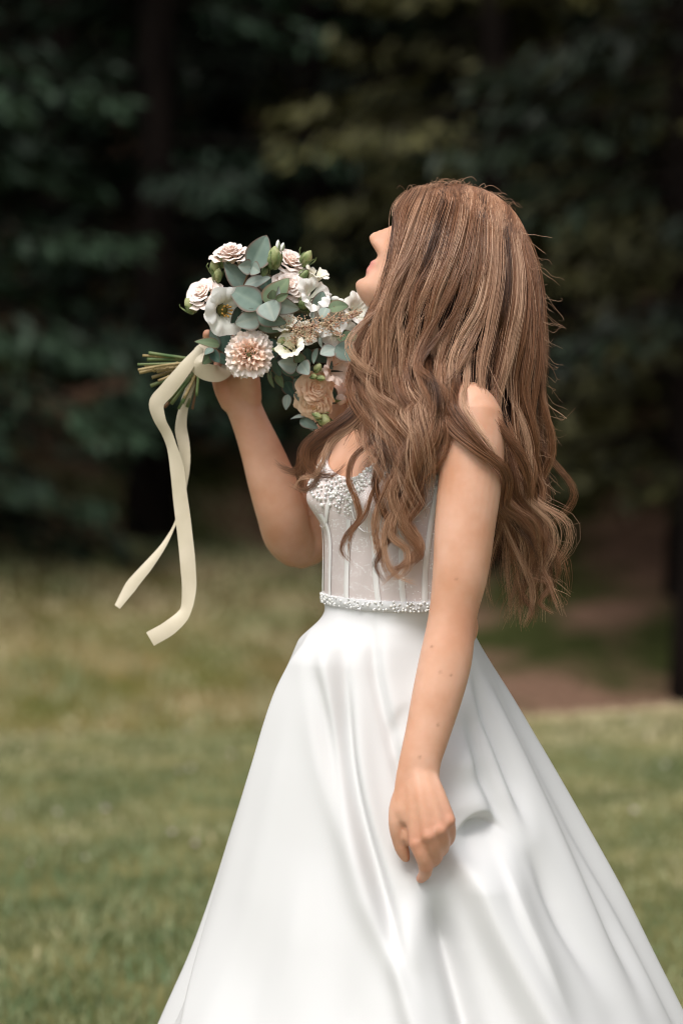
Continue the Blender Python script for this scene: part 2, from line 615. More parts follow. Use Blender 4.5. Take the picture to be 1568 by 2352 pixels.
def head_w(p):
    p = np.asarray(p, float)
    return HC + p[..., 0:1] * HL + p[..., 1:2] * HF + p[..., 2:3] * HU


def head_local(p):
    q = np.asarray(p, float) - HC
    return np.stack([q @ HL, q @ HF, q @ HU], -1)


def head_rings():
    zs = np.linspace(-0.118, 0.1125, 78)
    zk = [-0.118, -0.113, -0.104, -0.094, -0.080, -0.065, -0.050, -0.030, -0.010, 0.010, 0.022, 0.040, 0.065, 0.088, 0.103, 0.110, 0.1125]
    fr = [0.040, 0.066, 0.0825, 0.0865, 0.084, 0.084, 0.0855, 0.088, 0.087, 0.0895, 0.094, 0.092, 0.082, 0.062, 0.040, 0.022, 0.004]
    bk = [0.000, 0.010, 0.006, -0.002, -0.020, -0.042, -0.060, -0.078, -0.089, -0.094, -0.095, -0.090, -0.076, -0.054, -0.034, -0.018, -0.004]
    wd = [0.012, 0.024, 0.034, 0.043, 0.052, 0.058, 0.061, 0.065, 0.069, 0.0715, 0.073, 0.0745, 0.070, 0.056, 0.038, 0.021, 0.003]
    F_, B_, W_ = crom(zk, fr, zs), crom(zk, bk, zs), crom(zk, wd, zs)
    a = np.linspace(0, 2 * np.pi, 96, endpoint=False)
    out = []
    for z, f, b, w in zip(zs, F_, B_, W_):
        c, hd = (f + b) / 2, (f - b) / 2
        cs, sn = np.cos(a), np.sin(a)
        e = 0.86
        x = w * np.sign(sn) * np.abs(sn) ** e
        y = c + hd * np.sign(cs) * np.abs(cs) ** e
        front = np.clip(cs, 0, 1) ** 0.5
        G = lambda x0, z0, sx, sz: np.exp(-((x - x0) / sx) ** 2 - ((z - z0) / sz) ** 2)
        d = 0
        # eye sockets, closed lids, brow, cheek
        for s in (-1, 1):
            d = d - 0.009 * G(s * 0.032, 0.002, 0.015, 0.012) + 0.0065 * G(s * 0.033, -0.002, 0.012, 0.0075)
            d = d + 0.003 * G(s * 0.03, 0.017, 0.02, 0.006) + 0.004 * G(s * 0.042, -0.03, 0.02, 0.02)
            d = d + 0.0065 * G(s * 0.0115, -0.040, 0.006, 0.007)          # nostril wings
            d = d - 0.003 * G(s * 0.026, -0.067, 0.006, 0.006)           # mouth corners
        # nose ridge growing to the tip, then cut back under it
        ridge = np.interp(z, [-0.051, -0.047, -0.0435, -0.039, -0.034, -0.028, -0.012, 0.004, 0.016], [0.0, 0.006, 0.017, 0.0255, 0.0275, 0.0255, 0.0165, 0.0085, 0.0])
        sx = np.interp(z, [-0.045, -0.030, 0.0, 0.016], [0.0125, 0.0105, 0.0080, 0.010])
        d = d + ridge * np.exp(-(np.abs(x) / sx) ** 2.4)
        # lips, groove under the lower lip, chin
        lipw = np.exp(-(np.abs(x) / 0.020) ** 3)
        prof = np.interp(z, [-0.090, -0.084, -0.0785, -0.0745, -0.0705, -0.0685, -0.0665, -0.0625, -0.0585, -0.053],
                         [0.0, -0.0025, 0.0030, 0.0072, 0.0058, 0.0025, 0.0060, 0.0085, 0.0050, 0.0008])
        d = d + prof * lipw + 0.004 * G(0, -0.100, 0.016, 0.010)
        y = y + front * d
        # skull under the hair keeps to an even dome
        q = np.sqrt((x / 0.075) ** 2 + ((y + 0.001) / 0.0965) ** 2 + ((z - 0.012) / 0.0985) ** 2)
        kk = np.clip(1 - (y - 0.045) / 0.03, 0, 1) * ss(-0.03, 0.0, z)
        if z > 0.05:
            kk = np.ones_like(y)
        f_ = 1 + (np.minimum(1.0, 1 / q) - 1) * kk
        x = x * f_
        y = y * f_
        out.append(head_w(np.stack([x, y, 0.012 + (z - 0.012) * (f_ if z > 0.03 else np.ones_like(x))], -1)))
    return np.array(out)


body = MB()
a = np.linspace(0, 2 * np.pi, 64, endpoint=False)
hs_ = np.linspace(-0.235, 0.325, 72)
body.loft(np.array([torso(a, np.full_like(a, h)) for h in hs_]))
body.loft(head_rings())
# neck: from between the shoulders up and back to the tilted head
nb = WAIST + UP * 0.285 - FW * 0.022
neck = [nb, nb + UP * 0.04 - FW * 0.006, W(982, 795, 0.0), W(1000, 735, 0.0), W(1022, 672, 0.0)]
body.tube(neck, [0.066, 0.054, 0.047, 0.047, 0.052], 28, n=14, ends=False)
# trapezius and collar bones
for sg, sh in ((1, W(1082, 960, -0.140)), (-1, W(800, 945, 0.125))):
    body.tube([nb + UP * 0.045 - FW * 0.012, nb * 0.5 + sh * 0.5 + UP * 0.022 - FW * 0.008, sh + UP * 0.012], [0.036, 0.035, 0.034], 18, n=8)
    body.tube([nb + FW * 0.048 + UP * 0.012 + LT * sg * 0.016, nb * 0.45 + sh * 0.55 + FW * 0.040 + UP * 0.016, sh + UP * 0.022 + FW * 0.012], [0.0085, 0.008, 0.009], 10, n=8)
    body.ball(sh - UP * 0.010, 0.0425)
    # pectoral fold to the arm
    body.tube([nb + FW * 0.040 - UP * 0.06 + LT * sg * 0.05, sh - UP * 0.05 + FW * 0.02], [0.030, 0.034], 14, n=6)

# ---- her left arm (hanging, toward the camera), hand pinching the skirt
armL = [W(1084, 962, -0.140), W(1083, 1010, -0.146), W(1080, 1090, -0.156), W(1068, 1200, -0.170), W(1056, 1320, -0.184), W(1040, 1410, -0.192),
        W(1034, 1450, -0.196), W(1024, 1510, -0.204), W(1003, 1600, -0.218), W(980, 1690, -0.232), W(963, 1755, -0.243), W(958, 1800, -0.248), W(962, 1845, -0.258)]
radL = [0.0415, 0.0440, 0.0432, 0.0410, 0.0370, 0.0325, 0.0330, 0.0350, 0.0335, 0.0296, 0.0278, 0.0300, 0.0345]
body.tube(armL, radL, 26, n=46, flat=[1, 1, 1, 1, 1, 0.98, 0.96, 0.94, 0.9, 0.82, 0.70, 0.56, 0.40], ends=True)
body.ball(W(1076, 1440, -0.178), (0.013, 0.016, 0.024))            # point of the elbow

# hand: metacarpals spread from the wrist to four knuckles, seen from the back
kn = {'index': (956, 1936, -0.276), 'middle': (984, 1918, -0.283), 'ring': (1009, 1904, -0.281), 'little': (1028, 1884, -0.272)}
st = {'index': (946, 1770, -0.248), 'middle': (956, 1765, -0.250), 'ring': (967, 1765, -0.249), 'little': (978, 1770, -0.246)}
for k in kn:
    A, B = W(*st[k]), W(*kn[k])
    body.tube([A, A * 0.5 + B * 0.5 + np.array([0, -0.004, 0]), B], [0.0120, 0.0122, 0.0105], 14, n=10)
    body.tube([A + np.array([0, 0.006, 0]), B + np.array([-0.004, 0.016, 0.004])], [0.0125, 0.0125], 14, n=8)
    body.ball(B + np.array([0, -0.0015, 0]), 0.0105)
for p, q in (('index', 'middle'), ('middle', 'ring'), ('ring', 'little')):
    A, B = (W(*st[p]) + W(*st[q])) / 2, (W(*kn[p]) + W(*kn[q])) / 2
    body.tube([A, A * 0.35 + B * 0.65], [0.0140, 0.0105], 12, n=8)
fing = {
    'index': [kn['index'], (966, 1962, -0.277), (977, 1990, -0.268), (975, 2007, -0.256), (966, 2018, -0.244)],
    'middle': [kn['middle'], (995, 1946, -0.276), (1000, 1968, -0.262), (990, 1980, -0.246), (978, 1984, -0.236)],
    'ring': [kn['ring'], (1017, 1932, -0.270), (1014, 1950, -0.252), (1001, 1958, -0.240), (990, 1960, -0.232)],
    'little': [kn['little'], (1033, 1912, -0.258), (1028, 1930, -0.244), (1014, 1936, -0.234), (1006, 1938, -0.230)]}
fr_ = {'index': [0.0108, 0.0096, 0.0098, 0.0086, 0.0070], 'middle': [0.0108, 0.0096, 0.0096, 0.0084, 0.007],
       'ring': [0.0102, 0.0092, 0.009, 0.008, 0.0068], 'little': [0.0094, 0.0084, 0.008, 0.0072, 0.006]}
for k in fing:
    body.tube([W(*p) for p in fing[k]], fr_[k], 14, n=18)
    body.ball(W(*fing[k][2]) + np.array([0, -0.001, 0]), fr_[k][2] * 1.05)
th = [(944, 1772, -0.246), (928, 1812, -0.248), (916, 1855, -0.251), (911, 1890, -0.254), (917, 1932, -0.250), (925, 1956, -0.247), (931, 1970, -0.246)]
body.tube([W(*p) for p in th], [0.009, 0.0120, 0.0135, 0.0115, 0.0098, 0.0092, 0.0068], 14, n=22)
body.tube([W(935, 1850, -0.246), W(940, 1900, -0.252)], [0.016, 0.011], 12, n=6)

# ---- her right arm (far side), elbow down, forearm raised, holding the bouquet
armR = [W(805, 945, 0.120), W(790, 1000, 0.126), W(762, 1085, 0.146), W(746, 1170, 0.188), W(722, 1232, 0.200), W(694, 1254, 0.192),
        W(664, 1234, 0.164), W(646, 1175, 0.138), W(624, 1105, 0.128), W(598, 1030, 0.124), W(572, 965, 0.124), W(556, 925, 0.124)]
radR = [0.042, 0.043, 0.042, 0.040, 0.036, 0.034, 0.036, 0.0372, 0.0355, 0.0305, 0.0265, 0.0260]
body.tube(armR, radR, 26, n=52, flat=[1, 1, 1, 1, 1, 1, 1, 0.95, 0.9, 0.85, 0.80, 0.78])
body.ball(W(668, 1266, 0.190), (0.019, 0.019, 0.018))

# right hand: palm toward the camera, fingers closing round the stems, thumb across them
GR = W(540, 818, 0.088)                                            # middle of the grip
stt = [(536, 915, 0.130), (548, 912, 0.132), (560, 910, 0.132), (572, 908, 0.128)]
knr = [(512, 812, 0.124), (534, 800, 0.130), (556, 796, 0.130), (577, 800, 0.124)]
for i in range(4):
    A, B = W(*stt[i]), W(*knr[i])
    body.tube([A, (A + B) / 2, B], [0.015, 0.0135, 0.0115], 14, n=10)
body.tube([W(530, 925, 0.122), W(514, 892, 0.116), W(507, 864, 0.114), W(510, 830, 0.118)], [0.0155, 0.0148, 0.0135, 0.0110], 16, n=12)  # heel of the palm
body.tube([W(578, 915, 0.118), W(574, 885, 0.108), W(570, 858, 0.096), W(560, 836, 0.082), W(540, 822, 0.066), W(524, 812, 0.058)], [0.0150, 0.0160, 0.0150, 0.0120, 0.0105, 0.0085], 16, n=22)  # thumb
body.tube([W(550, 910, 0.122), W(545, 875, 0.118)], [0.020, 0.020], 16, n=6)
fr2 = [[(512, 812, 0.124), (497, 792, 0.118), (484, 779, 0.100), (478, 772, 0.084), (477, 767, 0.074)],
       [(534, 800, 0.130), (520, 776, 0.124), (508, 768, 0.104), (502, 776, 0.084), (500, 788, 0.076)],
       [(556, 796, 0.130), (548, 770, 0.124), (538, 760, 0.104), (530, 768, 0.084), (526, 782, 0.076)],
       [(577, 800, 0.124), (574, 776, 0.118), (566, 766, 0.100), (556, 772, 0.084), (552, 784, 0.076)]]
for i, f in enumerate(fr2):
    body.tube([W(*p) for p in f], [0.0108, 0.0098, 0.0092, 0.0084, 0.0072], 14, n=18)

# ---- legs under the skirt
for sg in (-1, 1):
    hip = WAIST - UP * 0.19 + LT * sg * 0.060
    foot = np.array([hip[0] - 0.01, hip[1], 0.0])
    kz = 0.46
    pts = [hip, hip * 0.5 + np.array([hip[0], hip[1], kz]) * 0.5, np.array([hip[0], hip[1], kz]), np.array([hip[0] + 0.008, hip[1], 0.30]), foot + UP * 0.085]
    body.tube(pts, [0.070, 0.066, 0.052, 0.054, 0.036], 18, n=18)
    body.tube([foot + UP * 0.045 - FW * 0.03, foot + UP * 0.04 + FW * 0.06, foot + UP * 0.022 + FW * 0.14], [0.034, 0.034, 0.020], 14, n=8)

raw = bpy.data.objects.new('raw_body', body.mesh('raw_body'))
COL.objects.link(raw)
md = raw.modifiers.new('r', 'REMESH')
md.mode = 'VOXEL'
md.voxel_size = 0.0026
md.adaptivity = 0.0
ms = raw.modifiers.new('s', 'SMOOTH')
ms.factor = 0.5
ms.iterations = 7
bpy.context.view_layer.update()
dg = bpy.context.evaluated_depsgraph_get()
bm_ = bpy.data.meshes.new_from_object(raw.evaluated_get(dg))
bpy.data.objects.remove(raw, do_unlink=True)
bm_.name = 'body'
bm_.polygons.foreach_set('use_smooth', np.ones(len(bm_.polygons), bool))
co = np.empty(len(bm_.vertices) * 3, np.float32)
bm_.vertices.foreach_get('co', co)
co = co.reshape(-1, 3).astype(float)
hl = head_local(co)
lips = np.exp(-(np.abs(hl[:, 0]) / 0.021) ** 4) * ss(-0.081, -0.077, hl[:, 2]) * (1 - ss(-0.0605, -0.0565, hl[:, 2])) * ss(0.070, 0.078, hl[:, 1])
brow = np.exp(-((np.abs(hl[:, 0]) - 0.032) / 0.017) ** 4 - ((hl[:, 2] - 0.019) / 0.0035) ** 2) * ss(0.06, 0.07, hl[:, 1])
lash = np.exp(-((np.abs(hl[:, 0]) - 0.033) / 0.013) ** 4 - ((hl[:, 2] + 0.0055) / 0.0014) ** 2) * ss(0.06, 0.07, hl[:, 1])
# redder skin at knuckles, elbows, fingertips
red = np.zeros(len(co))
for p, s in [(W(*kn[k]), 0.016) for k in kn] + [(W(*f[-1]), 0.016) for f in fing.values()] + [(W(*f[2]), 0.012) for f in fing.values()] + [(W(668, 1270, 0.19), 0.035), (W(1076, 1440, -0.19), 0.03), (W(506, 880, 0.11), 0.03)]:
    red = np.maximum(red, np.exp(-np.sum((co - p) ** 2, 1) / s ** 2))
mole = np.zeros(len(co))
for u_, v_, y_ in ((991, 1485, -0.235), (1011, 1544, -0.245), (1035, 1551, -0.24), (963, 1739, -0.262), (1005, 1665, -0.258), (1047, 1330, -0.222)):
    c_ = W(u_, v_, y_)
    d_ = _f
    rel = co - CAM
    ax_ = (c_ - CAM) / np.linalg.norm(c_ - CAM)
    dist = np.linalg.norm(rel - np.outer(rel @ ax_, ax_), axis=1)
    mole = np.maximum(mole, np.exp(-(dist / 0.0017) ** 2) * (co[:, 1] < -0.15))
add_attr(bm_, 'mole', mole)
add_attr(bm_, 'lips', lips)
add_attr(bm_, 'hairline', np.clip(brow + lash, 0, 1))
add_attr(bm_, 'red', red)

m_skin = mat('skin', (0.56, 0.315, 0.21), 0.46, 0.35)
b_ = bsdf(m_skin)
rp, nz, _ = noise_col(m_skin, (0.60, 0.305, 0.185), (0.71, 0.415, 0.29), 17, 9, 0.34, 0.66)
cur = rp.outputs[0]
for an, colr, f in (('mole', (0.30, 0.13, 0.07), 0.7), ('red', (0.56, 0.235, 0.15), 0.65), ('lips', (0.60, 0.22, 0.20), 0.8), ('hairline', (0.10, 0.05, 0.03), 0.9)):
    at = node(m_skin, 'ShaderNodeAttribute'); at.attribute_name = an
    ml = node(m_skin, 'ShaderNodeMath'); ml.operation = 'MULTIPLY'; ml.inputs[1].default_value = f
    link(m_skin, at.outputs['Fac'], ml.inputs[0])
    mxn = node(m_skin, 'ShaderNodeMix'); mxn.data_type = 'RGBA'
    link(m_skin, ml.outputs[0], mxn.inputs['Factor']); link(m_skin, cur, mxn.inputs[6])
    mxn.inputs[7].default_value = (*colr, 1)
    cur = mxn.outputs[2]
link(m_skin, cur, b_.inputs['Base Color'])
b_.inputs['Subsurface Weight'].default_value = 0.25
b_.inputs['Subsurface Radius'].default_value = (1.0, 0.35, 0.2)
b_.inputs['Subsurface Scale'].default_value = 0.008
bump(m_skin, 380, 0.16, 0.0008)

person = empty('person', (float(WAIST[0]), float(WAIST[1]), 0.0), 'bride in a white gown with long wavy brown hair, head tilted back', 'person')
obj('body', bm_, m_skin, person)

# ------------------------------------------------------------------ bodice
m_tulle = mat('bodice_tulle', (0.74, 0.66, 0.63), 0.55, 0.4)
tc = node(m_tulle, 'ShaderNodeTexCoord')
vo = node(m_tulle, 'ShaderNodeTexVoronoi'); vo.inputs['Scale'].default_value = 420
mpn = node(m_tulle, 'ShaderNodeMapping'); mpn.inputs['Scale'].default_value = (1, 1, 1.7)
link(m_tulle, tc.outputs['Object'], mpn.inputs[0]); link(m_tulle, mpn.outputs[0], vo.inputs['Vector'])
nz = node(m_tulle, 'ShaderNodeTexNoise'); nz.inputs['Scale'].default_value = 30
mp2 = node(m_tulle, 'ShaderNodeMapping'); mp2.inputs['Scale'].default_value = (0.5, 0.5, 3.5)
link(m_tulle, tc.outputs['Object'], mp2.inputs[0]); link(m_tulle, mp2.outputs[0], nz.inputs['Vector'])
sep = node(m_tulle, 'ShaderNodeSeparateColor')
link(m_tulle, vo.outputs['Color'], sep.inputs[0])
thr = node(m_tulle, 'ShaderNodeMath'); thr.operation = 'GREATER_THAN'; thr.inputs[1].default_value = 0.68
link(m_tulle, sep.outputs[0], thr.inputs[0])
ds = node(m_tulle, 'ShaderNodeMath'); ds.operation = 'LESS_THAN'; ds.inputs[1].default_value = 0.42
link(m_tulle, vo.outputs['Distance'], ds.inputs[0])
n3 = node(m_tulle, 'ShaderNodeMath'); n3.operation = 'GREATER_THAN'; n3.inputs[1].default_value = 0.47
link(m_tulle, nz.outputs['Fac'], n3.inputs[0])
m1 = node(m_tulle, 'ShaderNodeMath'); m1.operation = 'MULTIPLY'
link(m_tulle, thr.outputs[0], m1.inputs[0]); link(m_tulle, ds.outputs[0], m1.inputs[1])
m2 = node(m_tulle, 'ShaderNodeMath'); m2.operation = 'MULTIPLY'
link(m_tulle, m1.outputs[0], m2.inputs[0]); link(m_tulle, n3.outputs[0], m2.inputs[1])
mxn = node(m_tulle, 'ShaderNodeMix'); mxn.data_type = 'RGBA'
mxn.inputs[6].default_value = (0.70, 0.61, 0.585, 1)
mxn.inputs[7].default_value = (1.0, 1.0, 1.0, 1)  # white flecks paint the glitter's sparkle into the colour
link(m_tulle, m2.outputs[0], mxn.inputs['Factor'])
link(m_tulle, mxn.outputs[2], bsdf(m_tulle).inputs['Base Color'])

m_satin = mat('dress_satin', (0.665, 0.663, 0.66), 0.62, 0.16)
bump(m_satin, 700, 0.05, 0.0004)
m_bone = mat('boning_satin', (0.84, 0.82, 0.80), 0.45, 0.4)
m_pearl = mat('pearl', (0.90, 0.89, 0.86), 0.28, 0.6)
bsdf(m_pearl).inputs['Coat Weight'].default_value = 0.5
m_crystal = mat('crystal_bead', (0.80, 0.80, 0.80), 0.08, 1.0)
bsdf(m_crystal).inputs['Metallic'].default_value = 0.3

NPH, NHH = 180, 70
ph = np.linspace(-np.pi, np.pi, NPH, endpoint=False)


def neckline(p):
    """top of the bodice above the waist, sweetheart shape dipping at the back"""
    ap = np.abs(p)
    v = 0.178 + 0.034 * ss(0.05, 0.62, ap) - 0.018 * ss(0.8, 1.7, ap) - 0.07 * ss(1.7, 2.9, ap)
    return v


rows = []
for t in np.linspace(0, 1, NHH):
    top = neckline(ph)
    rows.append(torso(ph, 0.0 + (top - 0.0) * t, 0.0052))
rows = np.array(rows)
# turned-in top edge gives the cloth its thickness
inner = np.array([torso(ph, neckline(ph), 0.0025), torso(ph, neckline(ph) - 0.008, 0.001)])
rows2 = np.concatenate([rows, inner])
bod = obj('bodice', mesh_np('bodice', rows2, grid_faces(NPH, NHH + 2, wrap=True)), m_tulle, person)

# boning channels
def strip_on_torso(name, pts, wid, off, mat_, parent):
    P = resample(np.array(pts, float), 30)
    V = []
    for s in np.linspace(-1, 1, 5):
        V.append(torso(P[:, 0] + s * wid / 0.105, P[:, 1], off + 0.0012 * (1 - s * s)))
    V = np.array(V)
    k = V.shape[1]
    return obj(name, mesh_np(name, V.reshape(-1, 3), grid_faces(k, 5)), mat_, parent)


for p0, p1, h1 in ((-0.62, -0.78, 0.105), (-0.24, -0.30, 0.125), (0.10, 0.07, 0.120), (0.62, 0.50, 0.10), (0.98, 0.86, 0.15), (1.28, 1.30, 0.17), (1.75, 1.85, 0.15), (2.5, 2.55, 0.12), (-1.3, -1.4, 0.15), (-2.2, -2.3, 0.12)):
    strip_on_torso('boning', [(p0, 0.008), ((p0 + p1) / 2 , h1 * 0.5), (p1, h1)], 0.0042, 0.0066, m_bone, bod)
# seam under each cup
for sg in (-1, 1):
    strip_on_torso('cup_seam', [(sg * 0.10, 0.165), (sg * 0.20, 0.128), (sg * 0.55, 0.106), (sg * 0.95, 0.118), (sg * 1.25, 0.150)], 0.0020, 0.0066, m_bone, bod)

# pearls and crystals crowded along the neckline
mbp, mbc = MB(), MB()
r = np.random.default_rng(11)
placed = []
tries = 0
while len(placed) < 460 and tries < 9000:
    tries += 1
    p = r.uniform(-1.45, 1.45)
    dep = abs(r.normal(0, 0.022)) + 0.001
    nl = float(neckline(np.array(p)))
    fade = 0.052 * (0.55 + 0.45 * math.cos(p * 2.1) ** 2)
    if dep > fade:
        continue
    h = nl - dep
    rad = r.choice([0.0018, 0.0024, 0.0031], p=[0.35, 0.4, 0.25])
    c = torso(np.array(p), np.array(h), 0.0055 + rad * 0.7)
    if any(np.sum((c - q) ** 2) < (rad + s) ** 2 * 0.85 for q, s in placed):
        continue
    placed.append((c, rad))
    (mbc if r.random() < 0.22 else mbp).ball(c, rad, 9, 6)
obj('pearl_beading', mbp.mesh('pearl_beading'), m_pearl, bod, label='white pearl beads crowded along the sweetheart neckline', kind='stuff')
obj('crystal_beading', mbc.mesh('crystal_beading'), m_crystal, bod, label='small clear crystals among the pearls', kind='stuff')

# shoulder strap
for sg, sh in ((1, W(1082, 960, -0.140)),):
    pf = torso(np.array(sg * 0.75), np.array(0.205), 0.006)
    pb = torso(np.array(sg * 2.3), np.array(0.12), 0.006)
    topp = nb * 0.28 + sh * 0.72 + UP * 0.058
    mbs = MB()
    mbs.tube([pf, pf * 0.45 + topp * 0.55 + FW * 0.022, topp, pb * 0.4 + topp * 0.6 - FW * 0.024, pb], [0.0022] * 5, 8, n=26)
    obj('shoulder_strap', mbs.mesh('shoulder_strap'), m_satin, bod)

# waist belt with beads
V = []
for o_, h in ((0.004, 0.012), (0.0085, 0.011), (0.0095, 0.004), (0.0085, -0.003), (0.004, -0.004)):
    V.append(torso(ph, np.full_like(ph, h), o_))
belt = obj('waist_belt', mesh_np('waist_belt', np.array(V), grid_faces(NPH, 5, wrap=True)), m_satin, person)
mbp, mbc = MB(), MB()
for k in range(420):
    p = r.uniform(-np.pi, np.pi)
    h = r.uniform(-0.002, 0.011)
    rad = r.uniform(0.0011, 0.0022)
    c = torso(np.array(p), np.array(h), 0.0098)
    (mbc if k % 3 == 0 else mbp).ball(c, rad, 8, 5)
obj('belt_beads', mbp.mesh('belt_beads'), m_pearl, belt, kind='stuff')
obj('belt_crystals', mbc.mesh('belt_crystals'), m_crystal, belt, kind='stuff')

# ------------------------------------------------------------------ skirt
SL = np.array([(1383, 752), (1400, 735), (1430, 708), (1460, 690), (1520, 664), (1580, 640), (1720, 598), (1900, 552), (2060, 508), (2200, 458), (2352, 390), (2700, 236), (3085, 70)], float)
SR = np.array([(1383, 1076), (1400, 1079), (1430, 1083), (1460, 1092), (1520, 1124), (1580, 1160), (1720, 1236), (1900, 1330), (2060, 1414), (2200, 1484), (2352, 1562), (2700, 1735), (3085, 1925)], float)
# folds: points (u, v), amplitude in metres, reach to the left and to the right in photo points, fade length at the ends
FOLDS = [
    ([(738, 1420), (727, 1462), (674, 1577), (620, 1746), (574, 1899), (521, 2075), (467, 2266), (440, 2352)], 0.020, 16, 120, 60),
    ([(750, 1395), (752, 1470), (757, 1560), (768, 1680), (790, 1800), (815, 1900)], -0.016, 16, 15, 230),
    ([(773, 1360), (775, 1539), (779, 1654), (796, 1776), (827, 1899), (868, 2021), (905, 2110), (925, 2160)], 0.015, 40, 15, 110),
    ([(792, 1400), (795, 1560), (803, 1690), (824, 1800), (860, 1920), (900, 2040), (940, 2140), (970, 2230)], -0.014, 14, 16, 160),
    ([(812, 1400), (818, 1600), (830, 1720), (856, 1840), (888, 1950), (935, 2100)], 0.010, 12, 26, 260),
    ([(869, 1386), (874, 1516), (896, 1615), (926, 1730)], 0.006, 7, 60, 50),
    ([(862, 1400), (867, 1516), (889, 1615), (918, 1730), (930, 1800)], -0.008, 12, 8, 60),
    ([(908, 1690), (908, 1650), (916, 1610), (930, 1585)], -0.006, 12, 16, 40),
    ([(946, 1968), (932, 2036), (926, 2113), (944, 2190), (990, 2304), (1018, 2358)], 0.018, 26, 50, 90),
    ([(1000, 1960), (1012, 2030), (1045, 2130), (1085, 2250), (1125, 2358)], -0.034, 28, 34, 70),
    ([(1046, 1862), (1076, 1930), (1120, 2030), (1180, 2140), (1255, 2262), (1320, 2352)], 0.032, 24, 70, 70),
    ([(1076, 1590), (1102, 1715), (1142, 1807), (1190, 1893)], -0.014, 14, 16, 80),
    ([(1083, 1500), (1133, 1640), (1187, 1768), (1225, 1880)], -0.013, 10, 14, 80),
    ([(1090, 1470), (1179, 1610), (1286, 1817), (1380, 2013), (1500, 2270)], -0.012, 10, 14, 120),
    ([(1105, 1470), (1196, 1610), (1303, 1812), (1400, 2013), (1520, 2270)], 0.006, 8, 14, 120),
    ([(1200, 1840), (1240, 1930), (1296, 2050), (1390, 2215)], -0.014, 18, 22, 110),
    ([(1150, 1850), (1152, 1900), (1160, 1960), (1230, 2120), (1300, 2250)], 0.010, 8, 46, 110),
    ([(720, 1900), (706, 2100), (694, 2352)], 0.006, 50, 50, 120),
    ([(800, 2050), (806, 2200), (815, 2352)], -0.005, 40, 40, 120),
    ([(620, 2000), (590, 2150), (560, 2352)], -0.005, 40, 40, 120),
    ([(1060, 1640), (1066, 1720), (1060, 1780)], 0.012, 60, 45, 60),
    ([(1000, 1480), (990, 1560), (975, 1650)], 0.008, 40, 40, 70),
]


def fold_disp(u, v):
    d = np.zeros_like(u)
    for pts, A, wl, wr, fade in FOLDS:
        P = np.array(pts, float)
        if P[0, 1] > P[-1, 1]:
            P = P[::-1]
        uc = crom(P[:, 1], P[:, 0], v)
        slope = np.gradient(P[:, 0], P[:, 1])
        cosn = 1 / np.sqrt(1 + np.interp(v, P[:, 1], slope) ** 2)
        t = (u - uc) * cosn
        wl, wr = (wl ** 2 + 12 ** 2) ** 0.5, (wr ** 2 + 12 ** 2) ** 0.5
        fade = min(fade * 1.6, (P[-1, 1] - P[0, 1]) * 0.6)
        sh = np.where(t < 0, np.exp(-(t / wl) ** 2), np.exp(-(t / wr) ** 2))
        ends = ss(P[0, 1] - 12, P[0, 1] + fade, v) * (1 - ss(P[-1, 1] - fade, P[-1, 1] + (400 if P[-1, 1] > 2300 else 12), v))
        d += A * 1.35 * sh * ends
    # pocket where the lifted cloth turns over, above the big roll
    du = u - 1106
    v0 = 1826 + (du / 42) ** 2 * 16
    dv = v - v0
    d += -0.026 * np.exp(-(np.abs(du) / 46) ** 3) * np.where(dv < 0, np.exp(-(dv / 9) ** 2), np.exp(-(dv / 62) ** 2))
    d += 0.010 * np.exp(-((u - 1085) / 60) ** 2 - ((v - 1790) / 35) ** 2)
    return d


NPS, NVS = 760, 420
psi = np.linspace(0, 2 * np.pi, NPS, endpoint=False)
# more columns on the side the photograph shows
psi = psi + 0.45 * np.sin(2 * psi) * 0 + 0.55 * np.cos(psi) * 0.9 * 1.0
psi = np.sort(psi % (2 * np.pi))
vs = np.r_[np.linspace(1383, 2420, 340), np.linspace(2425, 3080, 80)]
rows = []
for v in vs:
    cL, cR = W(crom(SL[:, 0], SL[:, 1], v), v, 0.0), W(crom(SR[:, 0], SR[:, 1], v), v, 0.0)
    w = (cR[0] - cL[0]) / 2
    cx = (cR[0] + cL[0]) / 2
    z = cL[2]
    base = np.stack([cx + w * np.cos(psi), w * 0.95 * np.sin(psi), np.full_like(psi, z)], -1)
    k = float(ss(1383, 1475, v))
    if k < 1:
        tr = torso(psi - math.radians(210), np.full_like(psi, max(z - WAIST[2], -0.23)), 0.006)
        tr0 = torso(psi - math.radians(210), np.full_like(psi, 0.0), 0.006)
        tr[:, 2] = z
        base = base * k + tr * (1 - k)
    u_, v_ = PX(base)
    facing = ss(-0.05, 0.30, -np.sin(psi))
    d = fold_disp(u_, np.full_like(u_, v)) * facing * float(ss(1383, 1440, v))
    # pleats round the back, and soft ones low down everywhere
    g = float(ss(1400, 2100, v))
    d += (1 - facing) * (0.012 * g) * (np.sin(psi * 11 + 0.6) + 0.6 * np.sin(psi * 17 + 2))
    d += 0.0015 * g * np.sin(psi * 23 + v * 0.004)
    out = np.stack([np.cos(psi), np.sin(psi), 0 * psi + 0.12], -1)
    rows.append(base + out * d[:, None])
rows = np.array(rows)
rows[-1, :, 2] = 0.012
skirt = obj('skirt', mesh_np('skirt', rows, grid_faces(NPS, len(vs), wrap=True)), m_satin, person,
            label='full white satin skirt pinched up by one hand')

